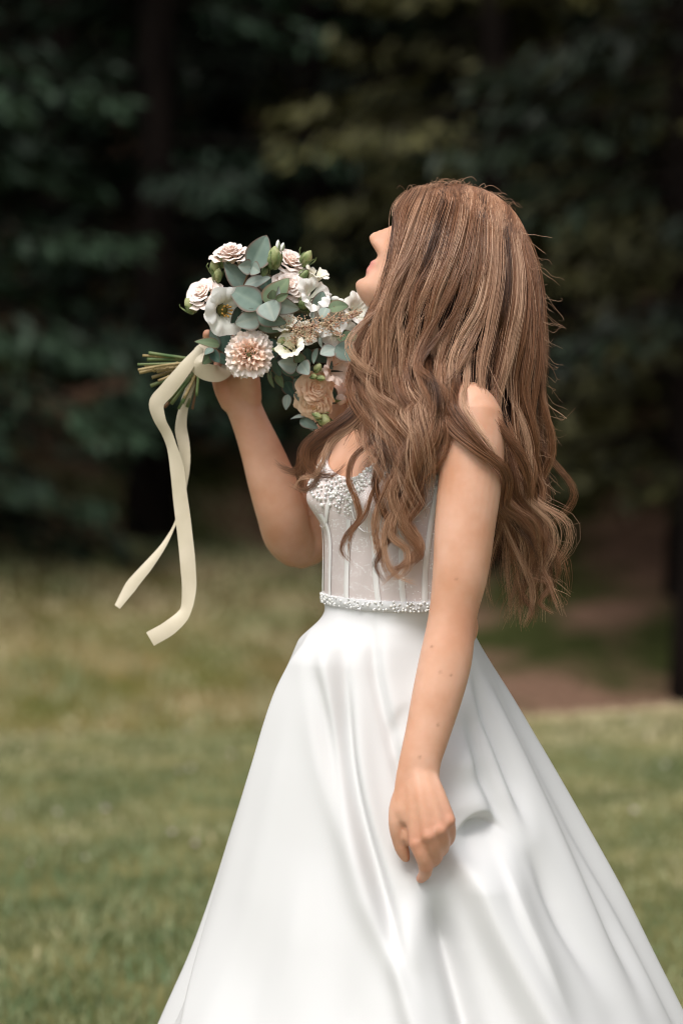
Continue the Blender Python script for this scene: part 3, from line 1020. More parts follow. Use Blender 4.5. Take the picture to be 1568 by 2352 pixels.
# ------------------------------------------------------------------ hair
m_hair = mat('hair', (0.2, 0.1, 0.05), 0.32, 0.5)
at = node(m_hair, 'ShaderNodeAttribute'); at.attribute_name = 'tone'
rp = node(m_hair, 'ShaderNodeValToRGB')
rp.color_ramp.elements[0].color = (0.040, 0.015, 0.007, 1)
rp.color_ramp.elements[1].color = (0.74, 0.47, 0.31, 1)
e = rp.color_ramp.elements.new(0.5); e.color = (0.32, 0.143, 0.070, 1)
link(m_hair, at.outputs['Fac'], rp.inputs[0]); link(m_hair, rp.outputs[0], bsdf(m_hair).inputs['Base Color'])
bsdf(m_hair).inputs['Anisotropic'].default_value = 0.0

K = 40
HR = np.random.default_rng(33)
S_pts, S_tone, S_rad = [], [], []


def smooth_noise(m, k, ctrl, amp):
    """m random smooth 3-D wanders of k samples"""
    c = HR.normal(0, 1, (m, ctrl, 3))
    c[:, 0] = 0
    x = np.linspace(0, ctrl - 1, k)
    i = np.clip(x.astype(int), 0, ctrl - 2)
    f = (x - i)
    f = f * f * (3 - 2 * f)
    return (c[:, i] * (1 - f)[None, :, None] + c[:, i + 1] * f[None, :, None]) * amp


def perp(path):
    T = np.gradient(path, axis=0)
    T /= np.linalg.norm(T, axis=1)[:, None] + 1e-9
    p1 = np.cross(T, np.array([0, 1.0, 0]))
    p1 /= np.linalg.norm(p1, axis=1)[:, None] + 1e-9
    return p1, np.cross(T, p1)


def emit(P, tone, rad):
    S_pts.append(P)
    S_tone.append(tone)
    S_rad.append(rad)


tq = np.linspace(0, 1, K)


def sheet(guides, nlocks, nper, lift=0.006, curl=0.012, waves=2.6, tone=0.5, clump_to=0.30, srange=(0, 1), frizz=0.0035, rad=0.00028, part=None, dent=0.0):
    G = np.array([resample([W(*p) for p in g], K) for g in guides])
    gs = np.linspace(0, 1, len(guides))

    def at_s(s):
        return crom(gs, G.reshape(len(guides), -1), np.asarray(s)).reshape(-1, K, 3)
    for i in range(nlocks):
        s0 = srange[0] + (srange[1] - srange[0]) * (i + HR.uniform(0.1, 0.9)) / nlocks
        n = int(nper * HR.uniform(0.6, 1.3))
        c = at_s([s0])[0]
        if part is not None and part[0] < s0 < part[1]:      # hair parts round the shoulder
            side_ = at_s([part[0] if s0 < (part[0] + part[1]) / 2 else part[1]])[0]
            c = c + (side_ - c) * (0.92 * ss(0.30, 0.56, tq))[:, None]
        p1, p2 = perp(c)
        ph0 = HR.uniform(0, 6.28)
        A = curl * HR.uniform(0.5, 1.3) * ss(0.36, 0.85, tq)
        wv = waves * HR.uniform(0.8, 1.2)
        hel = p1 * (A * np.sin(wv * 6.283 * tq ** 1.3 + ph0))[:, None] + p2 * (A * 0.8 * np.cos(wv * 6.283 * tq ** 1.3 + ph0))[:, None]
        wander = smooth_noise(1, K, 6, 0.010)[0] * ss(0.05, 0.7, tq)[:, None] * np.array([1, 0.5, 1])
        lift_i = HR.uniform(-0.4, 1.0) * lift
        d = HR.uniform(-1, 1, n) * 0.62 / nlocks * (srange[1] - srange[0])
        cl = 1 - (1 - clump_to) * ss(0.10 + 0.15 * HR.random(), 0.60, tq)
        ends = HR.uniform(0.70, 1.0, n)
        full = at_s(np.clip(s0 + d, 0, 1)) - c[None]
        cl = cl * (1 - 0.25 * ss(0.5, 0.8, tq))
        dis = HR.normal(0, 1, (n, 2)) * 0.0042
        off = full * cl[None, :, None] + (p1[None] * dis[:, 0, None, None] * 0.7 + p2[None] * dis[:, 1, None, None]) * (0.4 + 0.9 * np.sin(np.pi * tq ** 0.8) * cl)[None, :, None]
        P = c[None] + off + hel[None] + wander[None] + p2[None] * 0
        P += smooth_noise(n, K, 6, frizz) * ss(0.1, 1.0, tq)[None, :, None]
        # lift away from the head surface
        P[:, :, 1] -= lift_i * np.sin(np.pi * np.clip(tq * 1.2, 0, 1))[None]
        if dent:                                   # hollow under the lifted top layer
            P[:, :, 1] += (dent * ss(0.34, 0.44, tq) * (1 - ss(0.56, 0.72, tq)) * float(ss(0.34, 0.5, s0) * (1 - ss(0.80, 0.92, s0))))[None]
        # shorter strands
        idx = tq[None] * ends[:, None] * (K - 1)
        i0 = np.clip(idx.astype(int), 0, K - 2)
        f = (idx - i0)[..., None]
        rr_ = np.arange(n)[:, None]
        P = P[rr_, i0] * (1 - f) + P[rr_, i0 + 1] * f
        lt = tone + HR.choice([-0.26, 0.0, 0.16], p=[0.38, 0.34, 0.28]) + HR.normal(0, 0.09)  # tone contrast between locks paints in highlights and dark gaps
        emit(P, np.clip(lt + HR.normal(0, 0.10, n)[:, None] + 0.10 * tq[None], 0, 1), np.full(n, rad) * HR.uniform(0.7, 1.3, n))


def lock(pts, n, rad_l, tone=0.5, curl=0.0, waves=2.0, spread=(1.0, 1.0, 0.30), frizz=0.0020, rad=0.00032):
    c = resample([W(*p) for p in pts], K)
    p1, p2 = perp(c)
    ph0 = HR.uniform(0, 6.28)
    c = c + p1 * (curl * ss(0.2, 0.9, tq) * np.sin(waves * 6.283 * tq + ph0))[:, None] + p2 * (curl * ss(0.2, 0.9, tq) * np.cos(waves * 6.283 * tq + ph0))[:, None]
    w = np.interp(tq, [0, 0.5, 1], spread)
    dis = HR.normal(0, 0.6, (n, 2)) * rad_l
    tw = HR.uniform(-1.5, 1.5) * tq * 2
    x = dis[:, 0:1] * np.cos(tw)[None] - dis[:, 1:2] * np.sin(tw)[None]
    y = dis[:, 0:1] * np.sin(tw)[None] + dis[:, 1:2] * np.cos(tw)[None]
    P = c[None] + p1[None] * (x * w[None])[..., None] + p2[None] * (y * w[None] * 0.7)[..., None]
    P += smooth_noise(n, K, 6, frizz) * ss(0.05, 1, tq)[None, :, None]
    idx = tq[None] * HR.uniform(0.76, 1.0, n)[:, None] * (K - 1)
    i0 = np.clip(idx.astype(int), 0, K - 2)
    f = (idx - i0)[..., None]
    rr_ = np.arange(n)[:, None]
    P = P[rr_, i0] * (1 - f) + P[rr_, i0 + 1] * f
    emit(P, np.clip(tone + HR.normal(0, 0.12, n)[:, None] + 0.06 * tq[None], 0, 1), np.full(n, rad) * HR.uniform(0.7, 1.3, n))


NEAR = [
    [(930, 446, 0.016), (910, 478, -0.016), (916, 540, -0.044), (902, 628, -0.062), (880, 716, -0.074), (852, 810, -0.084), (828, 880, -0.096), (822, 930, -0.105), (806, 985, -0.115)],
    [(948, 436, 0.016), (924, 490, -0.036), (917, 575, -0.064), (892, 675, -0.082), (862, 775, -0.090), (840, 870, -0.100), (852, 940, -0.112), (872, 1010, -0.122), (868, 1090, -0.132)],
    [(970, 429, 0.016), (944, 490, -0.050), (914, 585, -0.078), (882, 690, -0.096), (860, 790, -0.104), (858, 880, -0.112), (876, 960, -0.124), (896, 1040, -0.136), (890, 1110, -0.138)],
    [(1000, 425, 0.016), (978, 490, -0.058), (944, 595, -0.090), (902, 710, -0.108), (880, 810, -0.114), (880, 900, -0.122), (902, 980, -0.134), (926, 1060, -0.146), (922, 1140, -0.148), (930, 1190, -0.146)],
    [(1034, 424, 0.016), (1018, 490, -0.062), (984, 600, -0.098), (936, 720, -0.116), (914, 830, -0.122), (920, 920, -0.130), (944, 1010, -0.144), (954, 1090, -0.154), (942, 1160, -0.152)],
    [(1066, 427, 0.016), (1062, 500, -0.062), (1034, 615, -0.102), (986, 740, -0.120), (962, 850, -0.126), (962, 930, -0.142), (970, 1000, -0.160), (962, 1060, -0.166), (938, 1130, -0.158)],
    [(1096, 436, 0.016), (1108, 515, -0.058), (1094, 635, -0.098), (1052, 760, -0.118), (1024, 860, -0.134), (1006, 920, -0.160), (1000, 970, -0.182), (984, 1030, -0.186), (955, 1090, -0.172), (945, 1140, -0.162)],
    [(1124, 449, 0.016), (1152, 535, -0.048), (1154, 655, -0.084), (1128, 780, -0.102), (1106, 880, -0.122), (1124, 960, -0.146), (1156, 1060, -0.130), (1160, 1140, -0.110), (1190, 1210, -0.09), (1185, 1290, -0.08), (1180, 1390, -0.07)],
    [(1148, 467, 0.016), (1192, 560, -0.030), (1206, 680, -0.060), (1196, 800, -0.074), (1178, 900, -0.080), (1186, 1000, -0.082), (1204, 1090, -0.066), (1200, 1170, -0.055), (1228, 1260, -0.05), (1215, 1340, -0.05), (1208, 1425, -0.05)],
    [(1168, 482, 0.016), (1216, 575, -0.006), (1238, 690, -0.022), (1241, 810, -0.030), (1230, 910, -0.034), (1230, 1010, -0.034), (1244, 1100, -0.03), (1236, 1190, -0.02), (1258, 1270, -0.02), (1247, 1340, -0.02), (1284, 1405, -0.02)],
]
BACK = [
    [(1168, 482, 0.018), (1220, 580, 0.010), (1244, 700, 0.006), (1246, 820, 0.004), (1234, 930, 0.010), (1232, 1040, 0.012), (1242, 1130, 0.015), (1238, 1220, 0.015), (1258, 1320, 0.015)],
    [(1156, 476, 0.018), (1208, 590, 0.050), (1230, 720, 0.060), (1228, 830, 0.064), (1214, 940, 0.066), (1208, 1050, 0.066), (1212, 1150, 0.065), (1196, 1250, 0.065), (1200, 1340, 0.065)],
    [(1126, 453, 0.016), (1164, 560, 0.076), (1176, 700, 0.092), (1172, 830, 0.096), (1162, 950, 0.104), (1150, 1060, 0.106), (1146, 1160, 0.105), (1140, 1280, 0.10)],
    [(1086, 436, 0.016), (1098, 535, 0.086), (1096, 680, 0.104), (1090, 820, 0.110), (1090, 940, 0.128), (1100, 1060, 0.132), (1100, 1200, 0.130)],
    [(1036, 426, 0.016), (1034, 525, 0.082), (1022, 660, 0.104), (1018, 800, 0.110), (1030, 920, 0.134), (1060, 1060, 0.150), (1070, 1180, 0.150)],
    [(986, 427, 0.016), (978, 515, 0.070), (956, 640, 0.094), (948, 780, 0.102), (950, 900, 0.124), (950, 1000, 0.132)],
    [(940, 440, 0.016), (930, 505, 0.052), (908, 600, 0.072), (890, 720, 0.082), (880, 850, 0.092), (870, 960, 0.100)],
]
# dense covering layers: lower toned dark for gap shade, top toned light for highlights
sheet(NEAR, 64, 84, lift=0.012, curl=0.017, waves=2.0, tone=0.42, clump_to=0.18, part=(6 / 9, 7 / 9), dent=0.034)
sheet(NEAR, 34, 50, lift=0.024, curl=0.022, waves=2.2, tone=0.64, clump_to=0.15, frizz=0.005, part=(6 / 9, 7 / 9))
sheet(BACK, 60, 40, lift=0.0, curl=0.010, tone=0.42)
# sweeping and curling locks
sweep = [
    ([(862, 880, -0.105), (815, 950, -0.115), (748, 998, -0.118), (706, 1035, -0.115), (716, 1078, -0.118), (762, 1092, -0.126), (800, 1062, -0.13)], 70, 0.011),
    ([(850, 900, -0.100), (795, 962, -0.108), (738, 1006, -0.108), (706, 1050, -0.105), (694, 1085, -0.10), (662, 1078, -0.09), (636, 1060, -0.085)], 60, 0.008),
    ([(840, 890, -0.095), (780, 970, -0.100), (728, 1000, -0.10), (700, 1030, -0.10), (692, 1080, -0.10), (702, 1130, -0.10), (722, 1108, -0.10)], 55, 0.009),
    ([(868, 900, -0.108), (812, 975, -0.118), (760, 1015, -0.120), (745, 1050, -0.124), (720, 1095, -0.12), (690, 1100, -0.115), (672, 1125, -0.11)], 40, 0.007),
    ([(870, 940, -0.112), (856, 1010, -0.122), (812, 1052, -0.128), (800, 1095, -0.134), (818, 1150, -0.136), (826, 1185, -0.134), (794, 1232, -0.130), (782, 1262, -0.128), (812, 1302, -0.128)], 42, 0.0042),
    ([(880, 1000, -0.125), (878, 1080, -0.134), (852, 1140, -0.138), (838, 1182, -0.138), (806, 1226, -0.134), (800, 1290, -0.130)], 34, 0.0040),
    ([(900, 980, -0.126), (915, 1060, -0.138), (884, 1130, -0.142), (862, 1200, -0.140), (868, 1260, -0.138), (892, 1330, -0.136)], 60, 0.007),
    ([(920, 960, -0.128), (945, 1060, -0.144), (900, 1130, -0.150), (926, 1200, -0.148), (962, 1252, -0.144), (912, 1310, -0.140), (874, 1342, -0.136)], 90, 0.009),
    ([(930, 960, -0.128), (958, 1060, -0.146), (938, 1140, -0.150), (890, 1200, -0.146), (882, 1270, -0.142), (906, 1320, -0.14), (956, 1342, -0.14)], 60, 0.006),
    ([(905, 990, -0.126), (920, 1080, -0.140), (900, 1160, -0.144), (945, 1215, -0.144), (968, 1262, -0.142), (920, 1300, -0.140), (870, 1310, -0.136)], 60, 0.007),
    ([(1000, 920, -0.150), (1046, 990, -0.190), (1102, 1034, -0.206), (1150, 1070, -0.196), (1166, 1110, -0.17), (1160, 1160, -0.15), (1200, 1192, -0.12), (1226, 1240, -0.10), (1215, 1290, -0.09)], 80, 0.009),
    ([(1120, 900, -0.120), (1140, 1000, -0.150), (1148, 1100, -0.150), (1158, 1140, -0.135), (1186, 1172, -0.12), (1222, 1200, -0.10), (1230, 1250, -0.08), (1212, 1320, -0.07), (1270, 1342, -0.07)], 70, 0.008),
    ([(1190, 1000, -0.080), (1224, 1080, -0.070), (1214, 1150, -0.06), (1250, 1215, -0.05), (1236, 1280, -0.05), (1262, 1345, -0.05), (1288, 1412, -0.05)], 60, 0.008),
    ([(1180, 1050, -0.080), (1170, 1150, -0.080), (1176, 1250, -0.07), (1216, 1330, -0.06), (1222, 1380, -0.06), (1200, 1442, -0.06)], 50, 0.007),
    ([(1210, 1060, -0.06), (1244, 1130, -0.05), (1226, 1200, -0.05), (1256, 1260, -0.05), (1246, 1320, -0.05), (1275, 1340, -0.05)], 60, 0.007),
    ([(1150, 1100, -0.10), (1150, 1200, -0.09), (1128, 1280, -0.08), (1118, 1340, -0.08), (1130, 1395, -0.07)], 14, 0.006),
    ([(1052, 800, -0.122), (1046, 880, -0.150), (1040, 930, -0.184), (1074, 985, -0.204), (1122, 1042, -0.206), (1156, 1085, -0.188), (1170, 1130, -0.16)], 50, 0.007),
    ([(1074, 800, -0.118), (1070, 880, -0.150), (1064, 926, -0.184), (1090, 975, -0.200), (1130, 1030, -0.203), (1158, 1090, -0.18)], 30, 0.005),
    ([(1010, 820, -0.124), (1012, 890, -0.155), (1004, 945, -0.176), (990, 1000, -0.186), (960, 1060, -0.178), (936, 1110, -0.164), (950, 1160, -0.156)], 70, 0.009),
    ([(1140, 690, -0.088), (1120, 790, -0.108), (1066, 828, -0.124), (980, 846, -0.130), (920, 862, -0.12)], 40, 0.0035),
    ([(918, 545, -0.06), (888, 650, -0.078), (854, 770, -0.088), (838, 850, -0.10), (826, 930, -0.11), (834, 1010, -0.118)], 60, 0.006),
    ([(926, 530, -0.06), (896, 650, -0.085), (864, 760, -0.095), (836, 860, -0.11), (840, 950, -0.12), (860, 1020, -0.128)], 60, 0.006),
]
sweep += [
    ([(815, 955, -0.11), (745, 1006, -0.112), (706, 1046, -0.106), (676, 1082, -0.098), (648, 1074, -0.09), (626, 1056, -0.085)], 60, 0.008),
    ([(800, 975, -0.11), (742, 1020, -0.112), (716, 1062, -0.108), (726, 1104, -0.11), (700, 1124, -0.105), (664, 1110, -0.098)], 44, 0.006),
    ([(880, 1040, -0.132), (862, 1110, -0.140), (878, 1170, -0.142), (902, 1215, -0.142), (880, 1262, -0.140), (862, 1300, -0.138), (884, 1340, -0.136)], 50, 0.006),
    ([(915, 1060, -0.140), (938, 1130, -0.148), (912, 1180, -0.148), (900, 1230, -0.146), (936, 1268, -0.144), (930, 1312, -0.142), (896, 1334, -0.14)], 70, 0.008),
    ([(940, 1080, -0.148), (962, 1150, -0.152), (930, 1205, -0.150), (952, 1248, -0.148), (966, 1275, -0.146), (938, 1302, -0.144)], 70, 0.008),
    ([(940, 1060, -0.156), (952, 1120, -0.158), (930, 1165, -0.154), (936, 1210, -0.152), (950, 1255, -0.148)], 60, 0.007),
    ([(1200, 1180, -0.055), (1246, 1240, -0.05), (1222, 1296, -0.05), (1262, 1345, -0.05), (1240, 1385, -0.05), (1276, 1412, -0.05)], 44, 0.006),
    ([(1186, 1180, -0.07), (1180, 1260, -0.065), (1214, 1310, -0.06), (1196, 1360, -0.06), (1222, 1405, -0.06), (1204, 1440, -0.06)], 40, 0.006),
]
for pts, n, rl in sweep:
    lock(pts, int(n * 1.5), rl * 0.72, tone=0.50 + HR.normal(0, 0.17), rad=0.00028)
# loose flyaways
for k in range(150):
    s = HR.uniform(0, 1)
    gi = int(np.clip(s * 9, 0, 8))
    g0, g1 = np.array(resample(NEAR[gi], 8)), np.array(resample(NEAR[gi + 1], 8))
    f = s * 9 - gi
    g = g0 * (1 - f) + g1 * f
    a0 = HR.integers(0, 5)
    seg = g[a0:a0 + 4].copy()
    seg[:, 2] -= 0.012
    dx = HR.normal(0, 16)
    seg[2:, 0] += np.array([0.5, 1.3]) * dx
    seg[2:, 1] += HR.normal(0, 12, 2)
    lock([tuple(p) for p in seg], 2, 0.002, tone=0.72, frizz=0.006, rad=0.00026, spread=(1, 1, 1))
for k in range(210):                                   # wisps standing off the back of the head and the ends
    v = HR.uniform(520, 1330)
    u = float(np.interp(v, [480, 600, 740, 900, 1100, 1300], [1160, 1215, 1236, 1228, 1232, 1245])) - 8
    L = HR.uniform(15, 40) if HR.random() < 0.7 else HR.uniform(50, 95)
    y = HR.uniform(-0.05, 0.03)
    dn = HR.uniform(0.1, 1.0)
    lock([(u, v, y), (u + L * 0.5, v + L * dn * 0.7, y), (u + L * 0.85, v + L * dn * 1.2, y), (u + L * HR.uniform(0.5, 1.3), v + L * dn * HR.uniform(0.8, 1.9), y)], 1, 0.001, tone=0.72, frizz=0.0028, rad=0.00025, spread=(1, 1, 1))
for k in range(90):                                   # short hairs on the crown
    s = HR.uniform(0, 1)
    u = 930 + s * 240
    v = float(np.interp(u, [926, 985, 1050, 1108, 1156, 1190], [450, 430, 431, 450, 482, 520]))
    L = HR.uniform(12, 38)
    sx = HR.uniform(-0.6, 1.2)
    lock([(u, v + 6, -0.004), (u + L * sx * 0.4, v - L * 0.45, -0.004), (u + L * sx, v - L * 0.6, -0.006), (u + L * sx * 1.8, v - L * 0.2, -0.01)], 1, 0.001, tone=0.66, frizz=0.0012, rad=0.00024)

P = np.concatenate(S_pts)


def off_skull(P, m, jitter=0.0):
    """keep hair outside the dome of the skull"""
    q = head_local(P.reshape(-1, 3))
    c = np.array([0, -0.001, 0.012])
    R_ = np.array([0.075, 0.0965, 0.0985]) * m
    d = q - c
    n = np.linalg.norm(d / R_, axis=1)
    lim = 1.0 + jitter * np.random.default_rng(8).random(len(n))
    k = (n < lim) & (q[:, 1] < 0.088)
    d[k] *= (lim[k] / n[k])[:, None]
    return head_w(c + d).reshape(P.shape)


P = off_skull(P, 1.055, 0.02)
tone = np.concatenate([np.broadcast_to(t, p.shape[:2]) for t, p in zip(S_tone, S_pts)])
rad = np.concatenate(S_rad)
M = len(P)
T = np.gradient(P, axis=1)
T /= np.linalg.norm(T, axis=2)[..., None] + 1e-9
A1 = np.cross(T, np.array([0.31, 0.9, 0.3]))
A1 /= np.linalg.norm(A1, axis=2)[..., None] + 1e-9
A2 = np.cross(T, A1)
rr_ = rad[:, None] * np.interp(tq, [0, 0.1, 0.8, 1.0], [0.9, 1.0, 0.8, 0.35])[None]
V = np.stack([P + rr_[..., None] * (math.cos(an) * A1 + math.sin(an) * A2) for an in (0.0, 2.0944, 4.18879)], 2)
o = (np.arange(M) * K * 3)[:, None, None]
j = (np.arange(K - 1) * 3)[None, :, None]
q = []
for c in range(3):
    d = (c + 1) % 3
    q.append(np.stack(np.broadcast_arrays(o + j + c, o + j + d, o + j + 3 + d, o + j + 3 + c), -1).reshape(-1, 4))
me = mesh_np('hair', V, np.vstack(q))
add_attr(me, 'tone', np.repeat(tone.reshape(-1), 3))
hair = obj('hair', me, m_hair, person, label='long loose wavy light brown hair')
print('HAIR strands', M, 'tris', len(q) * len(q[0]) * 2)

# backing sheet over the scalp, near black to paint the shade between locks
m_gap_shade = mat('hair_gap_shade', (0.028, 0.012, 0.007), 0.8, 0.25)
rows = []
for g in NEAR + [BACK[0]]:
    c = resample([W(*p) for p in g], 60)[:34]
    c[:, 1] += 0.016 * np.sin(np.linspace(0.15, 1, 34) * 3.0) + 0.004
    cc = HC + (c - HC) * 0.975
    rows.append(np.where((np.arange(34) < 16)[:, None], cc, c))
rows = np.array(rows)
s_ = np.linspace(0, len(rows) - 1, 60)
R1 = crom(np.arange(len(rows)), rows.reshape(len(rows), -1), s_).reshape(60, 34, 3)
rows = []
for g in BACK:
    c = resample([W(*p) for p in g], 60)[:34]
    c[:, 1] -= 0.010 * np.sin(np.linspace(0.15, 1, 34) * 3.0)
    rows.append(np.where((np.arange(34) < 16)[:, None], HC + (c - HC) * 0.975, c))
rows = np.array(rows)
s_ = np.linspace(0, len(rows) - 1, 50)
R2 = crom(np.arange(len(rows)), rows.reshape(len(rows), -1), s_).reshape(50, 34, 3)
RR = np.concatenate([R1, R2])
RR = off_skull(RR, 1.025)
obj('hair_shade_backing', mesh_np('hair_shade_backing', RR, grid_faces(34, len(RR))), m_gap_shade, hair)

# ================================================================== the bouquet (held in her raised hand)
BR = np.random.default_rng(91)


def Z2(x, y):
    """points measured on an enlarged view of the flowers -> photo points"""
    return 294 + 0.3672 * x, 520.6 + 0.3672 * y


def WZ(x, y, d):
    u, v = Z2(x, y)
    return W(u, v, d)


bouquet = empty('bouquet', tuple(float(c) for c in W(540, 818, 0.09)), 'hand-tied bouquet of blush roses, white blooms and grey green eucalyptus with trailing ribbon', 'bouquet')

# ---- materials
def leaf_mat(name, c1, c2, rough=0.65):
    m = mat(name, c1, rough, 0.2)
    noise_col(m, c1, c2, 45, 5, 0.35, 0.7)
    at = node(m, 'ShaderNodeAttribute'); at.attribute_name = 'vein'
    at2 = node(m, 'ShaderNodeAttribute'); at2.attribute_name = 'rim'
    b = bsdf(m)
    src = b.inputs['Base Color'].links[0].from_socket
    m1 = node(m, 'ShaderNodeMix'); m1.data_type = 'RGBA'
    link(m, at.outputs['Fac'], m1.inputs['Factor']); link(m, src, m1.inputs[6])
    m1.inputs[7].default_value = (min(c2[0] * 1.7, 0.6), min(c2[1] * 1.6, 0.6), min(c2[2] * 1.5, 0.5), 1)
    m2 = node(m, 'ShaderNodeMix'); m2.data_type = 'RGBA'
    link(m, at2.outputs['Fac'], m2.inputs['Factor']); link(m, m1.outputs[2], m2.inputs[6])
    m2.inputs[7].default_value = (0.20, 0.075, 0.055, 1)
    link(m, m2.outputs[2], b.inputs['Base Color'])
    return m


LEAF = {'pale': leaf_mat('eucalyptus_pale', (0.26, 0.32, 0.28), (0.36, 0.42, 0.38)),
        'mid': leaf_mat('eucalyptus_mid', (0.135, 0.195, 0.160), (0.20, 0.265, 0.225)),
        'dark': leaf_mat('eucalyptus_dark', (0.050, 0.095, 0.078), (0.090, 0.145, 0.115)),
        'green': leaf_mat('eucalyptus_green', (0.110, 0.160, 0.090), (0.165, 0.215, 0.125))}


def petal_mat(name, inner, outer, trans=0.25):
    m = mat(name, outer, 0.6, 0.25)
    at = node(m, 'ShaderNodeAttribute'); at.attribute_name = 'edge'
    mx_ = node(m, 'ShaderNodeMix'); mx_.data_type = 'RGBA'
    mx_.inputs[6].default_value = (*inner, 1)
    mx_.inputs[7].default_value = (*outer, 1)
    link(m, at.outputs['Fac'], mx_.inputs['Factor'])
    link(m, mx_.outputs[2], bsdf(m).inputs['Base Color'])
    b = bsdf(m)
    nt_ = m.node_tree
    out = [n_ for n_ in nt_.nodes if n_.type == 'OUTPUT_MATERIAL'][0]
    tr_ = node(m, 'ShaderNodeBsdfTranslucent')
    ms_ = node(m, 'ShaderNodeMixShader')
    ms_.inputs[0].default_value = 0.08
    link(m, mx_.outputs[2], tr_.inputs['Color'])
    link(m, b.outputs[0], ms_.inputs[1]); link(m, tr_.outputs[0], ms_.inputs[2]); link(m, ms_.outputs[0], out.inputs['Surface'])
    return m


M_BLUSH = petal_mat('rose_blush', (0.90, 0.66, 0.55), (0.93, 0.84, 0.79))
M_PEACH = petal_mat('rose_peach', (0.85, 0.48, 0.28), (0.90, 0.66, 0.48))
M_CARN = petal_mat('carnation_pink', (0.95, 0.66, 0.50), (0.95, 0.87, 0.82))
M_WHITE = petal_mat('bloom_white', (0.85, 0.85, 0.70), (0.94, 0.93, 0.90))
M_CREAM = petal_mat('freesia_cream', (0.78, 0.74, 0.50), (0.90, 0.86, 0.76))
M_PINKF = petal_mat('freesia_pink', (0.80, 0.64, 0.52), (0.88, 0.72, 0.64))
M_BUD = mat('bud_green', (0.30, 0.34, 0.14), 0.55)
noise_col(M_BUD, (0.22, 0.28, 0.09), (0.46, 0.46, 0.24), 90, 3)
M_SEPAL = mat('sepal_green', (0.14, 0.20, 0.07), 0.55)
noise_col(M_SEPAL, (0.09, 0.15, 0.045), (0.26, 0.31, 0.14), 120, 3)
M_STAMEN = mat('stamen_yellow', (0.42, 0.22, 0.04), 0.7)
M_THROAT = mat('throat_green', (0.13, 0.12, 0.03), 0.7)
M_STEM = mat('stem_green', (0.10, 0.16, 0.05), 0.5)
noise_col(M_STEM, (0.06, 0.12, 0.035), (0.20, 0.22, 0.09), 30, 3)
M_STEM2 = mat('stem_tan', (0.35, 0.25, 0.12), 0.55)
noise_col(M_STEM2, (0.26, 0.19, 0.075), (0.42, 0.32, 0.16), 40, 3)
M_STEM3 = mat('stem_brown', (0.16, 0.085, 0.04), 0.6)
M_RIB = mat('ribbon_satin', (0.60, 0.55, 0.36), 0.45, 0.35)
noise_col(M_RIB, (0.62, 0.545, 0.40), (0.68, 0.60, 0.46), 20, 3)
bump(M_RIB, 1500, 0.05, 0.0003)
M_ASTIL = mat('astilbe_pink', (0.62, 0.38, 0.27), 0.8)
noise_col(M_ASTIL, (0.58, 0.32, 0.22), (0.66, 0.54, 0.36), 160, 2)


def frame(axis, hint):
    a = np.asarray(axis, float)
    a = a / np.linalg.norm(a)
    h = np.asarray(hint, float)
    n = h - a * (h @ a)
    n /= np.linalg.norm(n)
    return a, n, np.cross(a, n)


# ---- eucalyptus leaves: base, tip, width and the leaf's distance; each leaf an object
def leaf(base, tip, wid, kind, tilt, parent, bend=0.12, fold=0.18, shape=0.0):
    base, tip = np.asarray(base, float), np.asarray(tip, float)
    ax = tip - base
    L = np.linalg.norm(ax)
    a, n, s = frame(ax, (0.0, -1.0, 0.12))
    c, sn = math.cos(tilt), math.sin(tilt)
    n, s = n * c + s * sn, s * c - n * sn
    nt, nw = 15, 9
    t = np.linspace(0, 1, nt)
    prof = np.sin(np.pi * np.clip(t, 0, 1) ** (0.72 + shape)) ** 0.72 * (1 - 0.22 * t)
    prof = prof / prof.max()
    prof[0] = 0.05
    prof[-1] = 0.0
    w = np.linspace(-1, 1, nw)
    TT, WW = np.meshgrid(t, w, indexing='ij')
    ph_ = BR.uniform(0, 6)
    half = wid / 2 * prof[:, None] * WW
    hgt = -bend * L * (TT - 0.45) ** 2 * 2 + np.abs(half) * fold + 0.02 * L * np.sin(TT * 5 + ph_) * WW
    V = base + a * (TT * L)[..., None] + s * half[..., None] + n * hgt[..., None]
    # give it thickness
    V2 = V - n * 0.0006
    me = mesh_np('leaf', np.vstack([V.reshape(-1, 3), V2.reshape(-1, 3)]), [grid_faces(nw, nt), grid_faces(nw, nt, off=nt * nw)[:, ::-1]])
    vein = np.where(np.abs(WW) < 0.05, 0.25, 0.0) * (TT < 0.95)
    rim = np.where((np.abs(WW) > 0.99) | (TT > 0.985), 0.7, 0.0)
    add_attr(me, 'vein', np.r_[vein.ravel(), vein.ravel() * 0.5])
    add_attr(me, 'rim', np.r_[rim.ravel(), rim.ravel()])
    return obj('leaf', me, LEAF[kind], parent)


